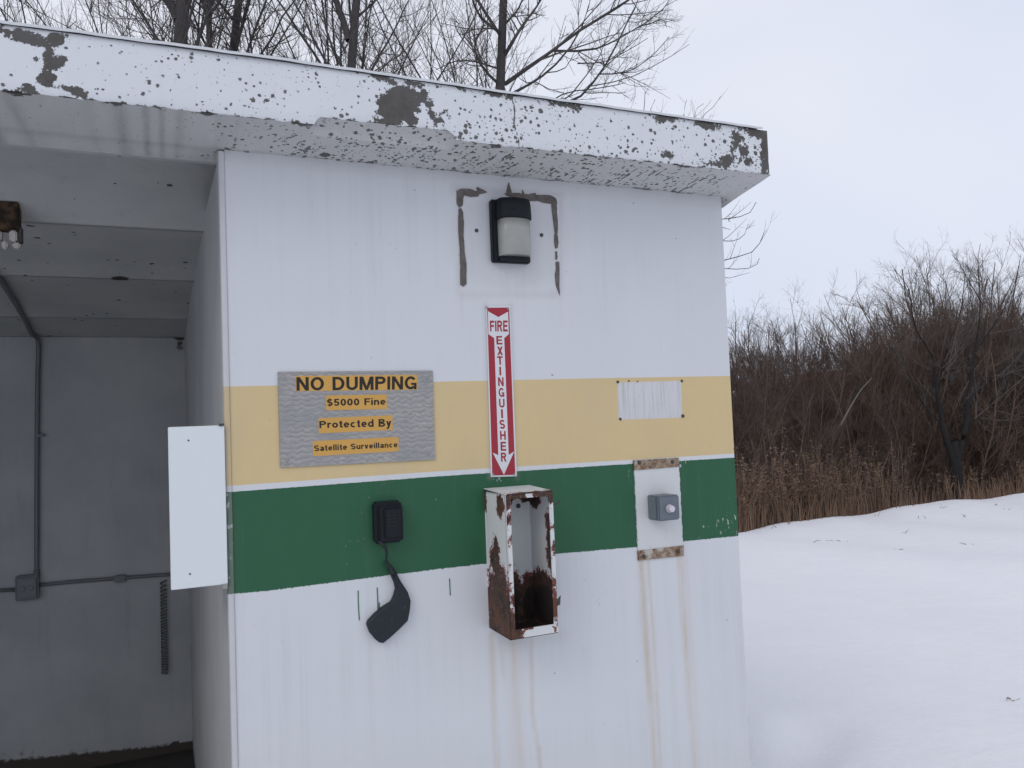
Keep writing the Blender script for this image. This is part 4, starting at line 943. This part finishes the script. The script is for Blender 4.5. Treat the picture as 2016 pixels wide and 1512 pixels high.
# ------------------------------------------------------------------ bare trees behind the roof
def resample(P, K):
    P = np.asarray(P, float); s = np.concatenate([[0], np.cumsum(np.linalg.norm(np.diff(P, axis=0), axis=1))])
    t = np.linspace(0, s[-1], K); return np.stack([np.interp(t, s, P[:, i]) for i in range(3)], -1)
def sprout(P, R, n, t0, t1, len_f, ang, upb, K, thin, rg, wig=.10, taper=.35, lens=None):
    """n children on each of the N paths: vectorised"""
    N, K0, _ = P.shape
    T = rg.uniform(t0, t1, (N, n)); seg = T*(K0-1); i = np.minimum(seg.astype(int), K0-2); fr = (seg-i)[..., None]
    ar = np.arange(N)[:, None]
    base = P[ar, i]*(1-fr)+P[ar, i+1]*fr; tan = P[ar, i+1]-P[ar, i]; tan /= np.linalg.norm(tan, axis=-1, keepdims=True)+1e-9
    r0 = (R[ar, i]*(1-fr[..., 0])+R[ar, i+1]*fr[..., 0])
    L = np.linalg.norm(np.diff(P, axis=1), axis=2).sum(1)[:, None]*len_f*rg.uniform(.55, 1.25, (N, n))*(1.15-.7*T)
    v = rg.normal(size=(N, n, 3)); v -= (v*tan).sum(-1, keepdims=True)*tan; v /= np.linalg.norm(v, axis=-1, keepdims=True)+1e-9
    a = RAD(ang)*rg.uniform(.6, 1.3, (N, n, 1))
    d = tan*np.cos(a)+v*np.sin(a)
    pts = [base]
    for k in range(1, K):
        d = d+rg.normal(size=d.shape)*wig+np.array([0, 0, upb])/K; d /= np.linalg.norm(d, axis=-1, keepdims=True)+1e-9
        pts.append(pts[-1]+d*(L/(K-1))[..., None])
    C = np.stack(pts, 2).reshape(N*n, K, 3)
    rr = np.minimum(r0*.72, np.maximum(thin, r0*.55))[..., None]*np.linspace(1, taper, K)
    return C, rr.reshape(N*n, K)
def limb_px(pts, Y, r0, r1, rg, K=9, wob=.25):
    d = 0; P = []
    for i, (a, b) in enumerate(pts):
        P.append(onY(a, b, Y+d)); d += rg.uniform(-wob, wob)
    P = np.array(P); 
    if len(P) > 2: P = smoothline(P, 4)
    return resample(P, K), np.linspace(r0, r1, K)
def make_tree(name, base, trunk, limbs, label, seed, extra=None, twig=1.0, group=None, barkmat=None, lv=(7, 5, 3), thin=.0035, upb=.5):
    """trunk: (points, radii); limbs: list of (points, r0, r1)"""
    rg = np.random.default_rng(seed)
    e = empty(name, tuple(base), label, 'tree', group)
    V, F = cat([tubes(resample(t[0], 16)[None], np.linspace(t[1], t[2], 16)[None], 9) for t in trunk])
    quads('trunk', V, F, barkmat or M_BARK, e)
    LP = np.stack([l[0] for l in limbs]); LR = np.stack([l[1] for l in limbs])
    V, F = tubes(LP, LR, 6); quads('limbs', V, F, barkmat or M_BARK, e)
    a, ar = sprout(LP, LR, lv[0], .12, .97, .46, 42, upb, 6, .005, rg, .10)
    b, br = sprout(a, ar, lv[1], .15, .98, .50, 42, upb, 5, thin*1.2, rg, .13)
    c, cr = sprout(b, br, lv[2], .2, 1., .5, 40, upb*.8, 4, thin, rg, .15, .6)
    V, F = cat([tubes(a, ar, 4), tubes(b, br, 3), tubes(c, cr, 3)])
    quads('crown', V, F, M_TWIG, e)
    return e
rg = np.random.default_rng(11)
def zt2(x, y): return 700+x/2.4, y/2.4
def gbase(px, py, Y):
    p = onY(px, py, Y); return np.array([p[0], Y, ground_z(p[0], Y)])
def auto_limbs(tr, n, z0, z1, L, ang, r0, rg, upb=.7, K=9):
    P = resample(tr, 60); out = []
    for i in range(n):
        z = rg.uniform(z0, z1); j = np.argmin(abs(P[:, 2]-z)); b = P[j]; az = rg.uniform(0, 2*math.pi); el = RAD(ang)*rg.uniform(.7, 1.3)
        d = np.array([math.cos(az)*math.cos(el), math.sin(az)*math.cos(el), math.sin(el)]); l = L*rg.uniform(.6, 1.25); pts = [b]
        for k in range(K-1):
            d = d+rg.normal(size=3)*.07+np.array([0, 0, upb*.06]); d /= np.linalg.norm(d); pts.append(pts[-1]+d*l/(K-1))
        out.append((np.array(pts), np.linspace(r0*rg.uniform(.6, 1.1), r0*.22, K)))
    return out
def straight_trunk(px_low, px_high, Y, r, top, seed):
    a, b = onY(*px_low, Y), onY(*px_high, Y); base = np.array([a[0]-(b[0]-a[0])/(b[2]-a[2])*(a[2]), Y, ground_z(a[0], Y)])
    slope = (b-a)/(b[2]-a[2]); tip = b+slope*(top-b[2])+np.array([.1, 0, 0])
    return [(np.array([base, a, b, tip]), r*1.25, r*.35)], base

# A: the main tree with long rising limbs
Y = 5.6
tr, base = straight_trunk((985, 172), (991, 0), Y, .066, 9.0, 1)
limbs = []
for pts, r0, r1 in [([(705, 398), (800, 330), (930, 240), (1050, 150), (1180, 70), (1290, 0), (1380, -70)], .023, .008), ([(690, 470), (760, 432), (870, 368), (960, 290), (1050, 170), (1092, 60), (1120, -40)], .017, .006),
                    ([(800, 560), (1040, 470), (1130, 380), (1210, 260), (1260, 150), (1330, 20), (1350, -60)], .016, .005), ([(700, 270), (740, 200), (790, 120), (870, 10), (900, -60)], .022, .008),
                    ([(930, 240), (1100, 238), (1210, 200), (1340, 125), (1440, 60), (1500, -30)], .013, .004), ([(1150, 350), (1260, 345), (1340, 310), (1410, 255), (1460, 200), (1480, 175)], .008, .003), ([(1050, 300), (1180, 290), (1300, 230), (1380, 180)], .008, .003),
                    ([(680, 400), (600, 320), (560, 220), (600, 130), (620, 40)], .016, .005), ([(690, 160), (600, 90), (560, 20), (530, -60)], .018, .006), ([(700, 120), (770, 40), (800, -40)], .016, .006), ([(690, 330), (560, 290), (470, 290), (380, 330)], .011, .004),
                    ([(860, 520), (990, 440), (1130, 420), (1240, 400), (1275, 390)], .008, .003), ([(1340, 125), (1400, 110), (1450, 90), (1470, 130)], .006, .003)]:
    limbs.append(limb_px([zt2(*p) for p in pts], Y, r0, r1, rg))
limbs += auto_limbs(tr[0][0], 8, 5.6, 8.4, 1.8, 50, .022, rg)
make_tree('bare_tree', base, tr, limbs, 'bare tree with long rising limbs, rightmost trunk above the roof', 21, lv=(10, 5, 3), thin=.0030)
# B..F: the trees to its left
specs = [((355, 88), (360, 0), 6.4, .085, 10.5, 'thickest dark trunk of the bare trees above the roof', 31, [((352, 40), (330, 0), .05)]),
         ((413, 98), (412, 36), 7.6, .045, 10.5, 'slim bare tree just right of the thickest trunk, forking at its top', 32, [((413, 40), (398, 0), .03)]),
         ((459, 102), (470, 0), 7.0, .058, 10.5, 'dark leaning bare tree left of the forked trunk', 33, []),
         ((692, 134), (700, 22), 6.2, .062, 10.0, 'forked bare tree in the middle of the roof line', 34, [((687, 80), (664, 10), .038)])]
for lo, hi, Y, r, top, label, seed, forks in specs:
    rg = np.random.default_rng(seed)
    tr, base = straight_trunk(lo, hi, Y, r, top, seed)
    for (a, b, rr) in forks:
        p, q = onY(*a, Y), onY(*b, Y+.1); tr.append((np.array([p, (p+q)/2+np.array([.01, 0, 0]), q, q+(q-p)*2.5+np.array([0, 0, .3])]), rr, rr*.4))
    z_lo = onY(*lo, Y)[2]
    limbs = auto_limbs(tr[0][0], 13, z_lo-1.4, z_lo+.9, 2.3, 48, .017, rg)+auto_limbs(tr[0][0], 7, z_lo+.8, top-1, 1.8, 52, .016, rg)
    make_tree('bare_tree', base, tr, limbs, label, seed, lv=(10, 5, 3), thin=.0026)
# thin multi-stemmed clumps that fill the gaps
for k, (px_, Y, seed, n, label) in enumerate([(60, 8.2, 41, 15, 'leftmost clump of thin bare stems above the roof corner'), (215, 7.4, 42, 16, 'clump of slanting bare stems left of the thickest trunk'), (560, 8.0, 43, 13, 'clump of thin bare stems between leaning tree and forked tree'), (800, 7.6, 44, 14, 'clump of thin bare stems between forked tree and rightmost trunk'), (900, 9.0, 45, 11, 'low bare clump right behind the long limbed tree')]):
    rg = np.random.default_rng(seed)
    g0 = onY(px_, 100, Y); base = np.array([g0[0], Y, ground_z(g0[0], Y)])
    limbs = []; z_v = g0[2]
    for i in range(n):
        b = base+np.array([rg.uniform(-1.2, 1.2), rg.uniform(-.8, .8), z_v-1.9+rg.uniform(-.5, .4)]); d = np.array([rg.normal(-.18, .38), rg.normal(0, .25), 1.0]); d /= np.linalg.norm(d); l = rg.uniform(2.6, 4.0); pts = [b]
        for j in range(8):
            d = d+rg.normal(size=3)*.06; d /= np.linalg.norm(d); pts.append(pts[-1]+d*l/8)
        limbs.append((np.array(pts), np.linspace(rg.uniform(.009, .017), .004, 9)))
    trunks = [(np.array([base+np.array([0, 0, 0]), base+(l[0][0]-base)*.6, l[0][0]]), .022, l[1][0]) for l in limbs]
    make_tree('bare_tree', base, trunks, limbs, label, seed, lv=(9, 5, 3), thin=.0026, upb=.7)
# G: slender tree behind the right corner of the wall
rg = np.random.default_rng(51); Y = 4.6
def zg(x, y): return 700+x/2.4, y/2.4
tr, base = straight_trunk((1345, 600), (1352, 330), Y, .03, 4.0, 5)
limbs = [limb_px([zg(*p) for p in pts], Y, r0, r1, rg, wob=.08) for pts, r0, r1 in [([(1560, 1060), (1680, 1040), (1800, 1028), (1870, 1000), (1893, 955)], .007, .003), ([(1560, 1130), (1700, 1135), (1790, 1138), (1840, 1105), (1855, 1060)], .006, .0025),
     ([(1570, 1290), (1700, 1240), (1800, 1215), (1890, 1180), (1930, 1100)], .008, .003), ([(1570, 1300), (1720, 1270), (1830, 1272), (1890, 1255), (1908, 1220)], .006, .0025), ([(1600, 1380), (1700, 1345), (1755, 1350)], .004, .002), ([(1600, 1000), (1700, 1060), (1770, 1085)], .004, .002),
     ([(1562, 905), (1370, 600), (1365, 500), (1368, 430)], .008, .0025), ([(1562, 880), (1400, 540), (1415, 470)], .006, .0025), ([(1562, 860), (1550, 560), (1565, 470)], .006, .002), ([(1562, 870), (1640, 556), (1700, 500), (1726, 455)], .006, .002), ([(1562, 850), (1600, 545), (1645, 490)], .005, .002)]]
make_tree('slender_tree', base, tr, limbs, 'slender twiggy tree behind the right corner of the wall', 52, lv=(5, 2, 1), thin=.0022, upb=.8)

# ------------------------------------------------------------------ the thicket across the snow
def shrub_mesh(seed, H=3.6, stems=13, lv=(11, 8, 4)):
    rg = np.random.default_rng(seed); P = []; R = []
    for i in range(stems):
        b = np.array([rg.normal(0, .28), rg.normal(0, .28), 0]); az = rg.uniform(0, 2*math.pi); t = rg.uniform(.05, .55)
        d = np.array([math.cos(az)*t, math.sin(az)*t, 1.0]); d /= np.linalg.norm(d); L = H*rg.uniform(.62, .96); pts = [b]
        for k in range(8):
            d = d+rg.normal(size=3)*.09; d[2] = abs(d[2]); d /= np.linalg.norm(d); pts.append(pts[-1]+d*L/8)
        P.append(pts); r = rg.uniform(.009, .021); R.append(np.linspace(r, r*.3, 9))
    P, R = np.array(P), np.array(R)
    a, ar = sprout(P, R, lv[0], .08, .97, .36, 44, .5, 6, .006, rg, .12)
    b, br = sprout(a, ar, lv[1], .1, 1., .50, 45, .5, 5, .0045, rg, .15)
    c, cr = sprout(b, br, lv[2], .15, 1., .55, 42, .45, 3, .0036, rg, .15, .6)
    return (tubes(P, R, 5), cat([tubes(a, ar, 3), tubes(b, br, 3), tubes(c, cr, 3)]))
proto = []
for i in range(6):
    st, tw = shrub_mesh(100+i)
    e = empty('bare_shrub', (0, 0, 0), 'bare brown shrub in the dense thicket across the snow', 'shrub', 'bare shrubs of the thicket')
    a = quads('stems', st[0], st[1], M_BRUSH if i % 2 else M_BRUSH2, e); b = quads('twigs', tw[0], tw[1], M_BRUSH if i % 3 else M_BRUSH2, e)
    proto.append((e, a, b))
used = [False]*6
prof_x = [1300, 1400, 1440, 1475, 1510, 1545, 1580, 1625, 1650, 1690, 1730, 1790, 1850, 1915, 1960, 2016, 2200, 2500]
prof_y = [640, 625, 612, 600, 570, 552, 545, 572, 560, 535, 520, 512, 498, 470, 490, 500, 520, 560]
rg = np.random.default_rng(77)
def place_shrub(px_, dist_beyond, hfac, sx, row):
    global used
    if abs(px_-1690) < 30 and dist_beyond < 8.6: return
    # where the sight line over the field meets the bank, then on into the thicket
    d = ray(px_, 800); d2 = d[:2]/np.hypot(*d[:2]); t = 6.0
    for _ in range(400):
        q = CAM[:2]+d2*t
        if q[1] > bank_y(q[0]): break
        t += .05
    q = CAM[:2]+d2*(t+dist_beyond); top = float(np.interp(px_, prof_x, prof_y))
    depth = (q[0]-CAM[0])*FW[0]+(q[1]-CAM[1])*FW[1]
    hor = 812-(px_-1420)*.039; ztop_ = 1.6+(hor-top)/FPX*depth
    z0 = float(ground_z(q[0], q[1])); Hh = (ztop_-z0)*hfac
    k = int(rg.integers(6)); e, a, b = proto[k]
    if used[k]:
        e2 = e.copy(); COL.objects.link(e2)
        for ch_o in (a, b):
            c2 = ch_o.copy(); COL.objects.link(c2); c2.parent = e2; c2.matrix_parent_inverse = Matrix.Identity(4)
        e = e2
    else:
        used[k] = True
    e['label'], e['group'] = row
    e.location = (q[0], q[1], z0-.05); s = Hh/3.6; e.scale = (s*sx, s*sx, s); e.rotation_euler = (0, 0, rg.uniform(0, 6.28))
ROWS = [('tall bare shrub whose twig tips stand against the sky', 'tall shrubs of the thicket'), ('dense brown shrub in the middle of the thicket', 'middle shrubs of the thicket'),
        ('low brown shrub at the front of the thicket right behind the dry grass', 'front shrubs of the thicket'), ('bare shrub at the far back of the thicket', 'rear shrubs of the thicket')]
for px_ in np.arange(1395, 2330, 26): place_shrub(px_+rg.uniform(-12, 12), rg.uniform(5.5, 8.5), rg.uniform(.86, 1.0), 1.0, ROWS[0])
for px_ in np.arange(1395, 2330, 30): place_shrub(px_+rg.uniform(-14, 14), rg.uniform(3.4, 5.2), rg.uniform(.70, .92), 1.05, ROWS[1])
for px_ in np.arange(1420, 2330, 44): place_shrub(px_+rg.uniform(-14, 14), rg.uniform(2.0, 3.2), rg.uniform(.50, .75), 1.1, ROWS[2])
for px_ in np.arange(1395, 2330, 40): place_shrub(px_+rg.uniform(-14, 14), rg.uniform(9, 13), rg.uniform(.80, .98), 1.1, ROWS[3])

for px_ in np.arange(1790, 2150, 22): place_shrub(px_+rg.uniform(-10, 10), rg.uniform(3.0, 7.0), rg.uniform(.92, 1.06), 1.05, ROWS[0])
for px_ in np.arange(1130, 1395, 26):
    place_shrub(px_+rg.uniform(-10, 10), rg.uniform(4.5, 8.0), rg.uniform(.85, 1.0), 1.05, ROWS[0]); place_shrub(px_+rg.uniform(-12, 12), rg.uniform(2.2, 4.2), rg.uniform(.6, .85), 1.1, ROWS[1])
# the dark trunk standing in the grass
rg = np.random.default_rng(91)
q = onZ(1885, 985, 0.0); dep = q[1]
def tl(pts, r0, r1, wob=.15): return limb_px(pts, dep, r0, r1, rg, wob=wob)
tr = [(np.array([onY(1888, 990, dep)-np.array([0, 0, .3]), onY(1886, 960, dep), onY(1880, 900, dep), onY(1874, 868, dep)]), .105, .085), (np.array([onY(1880, 915, dep), onY(1858, 850, dep), onY(1846, 780, dep), onY(1835, 700, dep)]), .055, .022), (np.array([onY(1881, 915, dep), onY(1900, 850, dep), onY(1906, 790, dep), onY(1920, 690, dep)]), .055, .022)]
limbs = [tl([(1905, 850), (1912, 829), (1957, 808), (2000, 800), (2060, 770)], 0.0150, 0.0072), tl([(1906, 790), (1945, 744), (2016, 704), (2080, 660)], 0.0150, 0.0060), tl([(1860, 840), (1820, 800), (1790, 740), (1770, 690)], 0.0130, 0.0048), tl([(1846, 780), (1860, 700), (1890, 620), (1900, 540)], 0.0150, 0.0048),
         tl([(1835, 700), (1800, 640), (1790, 570), (1760, 530)], 0.0140, 0.0036), tl([(1920, 690), (1930, 600), (1925, 520), (1930, 480)], 0.0140, 0.0036), tl([(1920, 690), (1970, 620), (2000, 550), (2010, 500)], 0.0130, 0.0036), tl([(1900, 820), (1870, 760), (1866, 735), (1840, 720)], 0.0110, 0.0036), tl([(1935, 600), (1900, 540), (1880, 500)], 0.0100, 0.0030), tl([(1906, 780), (1980, 740), (2050, 745)], 0.0100, 0.0036)]
tree_ = make_tree('thicket_tree', np.array([q[0], q[1], ground_z(q[0], q[1])]), tr, limbs, 'dark stout trunk standing in the dry grass at the thicket edge', 92, lv=(10, 6, 4), thin=.0040, barkmat=M_THICKBARK)
pale = tube1('fallen_branch', smoothline([onY(1655, 838, 7.9), onY(1672, 805, 8.0), onY(1695, 768, 8.1), onY(1716, 745, 8.2)], 5), np.linspace(.016, .006, 16), M_PALEBARK, None, 6)
tag(pale, 'pale leaning branch in the left part of the thicket', 'branch')

# ------------------------------------------------------------------ dry grass and goldenrod along the bank
def grass(n, seed):
    rg = np.random.default_rng(seed); V = []; F = []; o = 0
    px_ = np.where(rg.uniform(size=n) < .16, rg.uniform(1130, 1380, n), rg.uniform(1380, 2300, n)); bey = np.abs(rg.normal(.0, 1.0, n))*1.25+.12*rg.uniform(-1, 1, n)
    d = np.array([ray(p, 800) for p in px_]); d2 = d[:, :2]/np.hypot(d[:, 0], d[:, 1])[:, None]
    t = np.full(n, 6.0)
    for _ in range(300):
        q = CAM[:2]+d2*t[:, None]; t = np.where(q[:, 1] < bank_y(q[:, 0]), t+.05, t)
    q = CAM[:2]+d2*(t+bey)[:, None]
    clump = .5+.5*np.sin(q[:, 0]*2.9+1.5*np.sin(q[:, 1]*2.1))*np.sin(q[:, 0]*1.3+2)
    keep = rg.uniform(size=n) < (.12+.88*clump**1.4)*np.interp(q[:, 0], [10.0, 11.2, 15], [1, .5, .6]); q = q[keep]; bey = bey[keep]; n = len(q)
    hmax = np.interp(q[:, 0], [5, 8, 10, 12, 14, 20], [1.6, 1.7, 1.6, 1.15, .85, .95])
    clump = clump[keep]
    tuft = .5+.5*np.sin(q[:, 0]*5.3+np.sin(q[:, 1]*4)*2)*np.sin(q[:, 0]*2.1+q[:, 1]*1.7)
    h = hmax*rg.uniform(.35, 1.0, n)*(.55+.55*tuft)*np.clip(.22+bey*.9, .22, 1.0); lean = rg.normal(0, .16, (n, 2)); z = ground_z(q[:, 0], q[:, 1])-.02
    w = rg.uniform(.003, .0075, n); ang = rg.uniform(0, np.pi, n); wx, wy = np.cos(ang)*w, np.sin(ang)*w
    ts = np.array([0, .35, .7, 1.0]); pts = []
    for t_ in ts:
        c = np.stack([q[:, 0]+lean[:, 0]*h*t_**1.6, q[:, 1]+lean[:, 1]*h*t_**1.6, z+h*t_], -1)
        k = (1-.75*t_); pts += [c+np.stack([wx*k, wy*k, 0*wx], -1), c-np.stack([wx*k, wy*k, 0*wx], -1)]
    P = np.stack(pts, 1); base = np.arange(n)[:, None]*8
    Fq = np.concatenate([base+np.array([[0, 1, 3, 2]]), base+np.array([[2, 3, 5, 4]]), base+np.array([[4, 5, 7, 6]])])
    parts = [(P.reshape(-1, 3), Fq)]
    # plumes and dry leaves on the taller stalks
    tall = np.where(h > .55)[0]; tall = tall[rg.uniform(size=len(tall)) < .55]
    m = 16; idx = np.repeat(tall, m); u = rg.uniform(.45, 1.0, len(idx)); k = len(idx)
    c = np.stack([q[idx, 0]+lean[idx, 0]*h[idx]*u**1.6, q[idx, 1]+lean[idx, 1]*h[idx]*u**1.6, z[idx]+h[idx]*u], -1)
    az = rg.uniform(0, 2*np.pi, k); l = rg.uniform(.03, .085, k)*(1.25-.5*u); el = rg.uniform(-.5, .7, k)
    dv = np.stack([np.cos(az)*np.cos(el), np.sin(az)*np.cos(el), np.sin(el)], -1)*l[:, None]; sv = np.stack([-np.sin(az), np.cos(az), 0*az], -1)*rg.uniform(.004, .010, k)[:, None]+np.array([0, 0, .004])
    Pq = np.stack([c-sv*.3, c+dv*.6-sv, c+dv, c+dv*.5+sv], 1)
    parts.append((Pq.reshape(-1, 3), np.arange(k*4).reshape(k, 4)))
    return cat(parts)
for n_, sd_, m_ in ((6200, 5, M_GRASS), (7700, 6, M_REDSTEM)):
    V, F = grass(n_, sd_)
    gr = quads('dry_grass', V, F, m_, None, False); tag(gr, kind='stuff')
# stubble poking out of the open snow
rg = np.random.default_rng(15); parts = []
for a, b in [(1525, 1040), (1548, 1032), (1552, 1030), (1590, 1025), (1632, 1055), (1605, 1065), (1660, 1056), (1780, 1040), (1722, 1008), (1900, 1008), (1960, 995), (1985, 1000), (1855, 1000), (1812, 1012), (1990, 1345), (1905, 1062), (1760, 1080)]:
    p = onZ(a, b, .03); z_ = ground_z(p[0], p[1])
    for k in range(2):
        az = rg.uniform(0, 6.28); L = rg.uniform(.03, .09); el = rg.uniform(.1, 1.1) if b < 1050 else rg.uniform(0, .25)
        e_ = np.array([math.cos(az)*math.cos(el), math.sin(az)*math.cos(el), math.sin(el)])*L; b0 = np.array([p[0]+rg.uniform(-.05, .05), p[1]+rg.uniform(-.05, .05), z_])
        parts.append(tubes(np.stack([b0, b0+e_*.5+rg.normal(0, .004, 3), b0+e_])[None], np.array([[.004, .003, .0015]]), 4))
V, F = cat(parts); sb = quads('dead_stubble', V, F, M_GRASS, None, False); tag(sb, kind='stuff')

# far red and white vehicle glimpsed through the brush
vy = 12.7; vq = onY(1692, 736, vy); vx, vz = vq[0], vq[2]; vg = float(ground_z(vx, vy))
tv = empty('distant_vehicle', (vx, vy, vg), 'red and white vehicle barely glimpsed through the thicket', 'vehicle')
M_VRED = simple('vehicle_red', (.55, .02, .03), .4, var=.05); M_VWHITE = simple('vehicle_white', (.7, .7, .7), .4, var=.05); M_TYRE = simple('tyre_black', (.02, .02, .02), .8); M_VGLASS = simple('dark_glass', (.03, .035, .04), .1, var=.05)
addbox('cab', (vx-.30, vx+.85, vy, vy+1.8, vg+.62, vz+.10), M_VRED, tv, .06)
addbox('roof_panel', (vx-.28, vx+.83, vy+.02, vy+1.78, vz+.102, vz+.17), M_VWHITE, tv, .02)
addbox('side_window', (vx-.05, vx+.60, vy-.012, vy-.001, vz-.75, vz-.25), M_VGLASS, tv)
addbox('cargo_box', (vx+.90, vx+4.6, vy, vy+1.9, vg+.72, vz+.05), M_VWHITE, tv, .03)
addbox('chassis', (vx-.25, vx+4.5, vy+.2, vy+1.6, vg+.42, vg+.60), M_TYRE, tv)
for wx_ in (vx+.3, vx+3.6):
    V, F = lathe(wx_, vg+.40, [(vy+.05, .36), (vy+.03, .40), (vy+.28, .40)], 20); pyd('wheel', V, F, M_TYRE, tv)
bpy.context.view_layer.update()
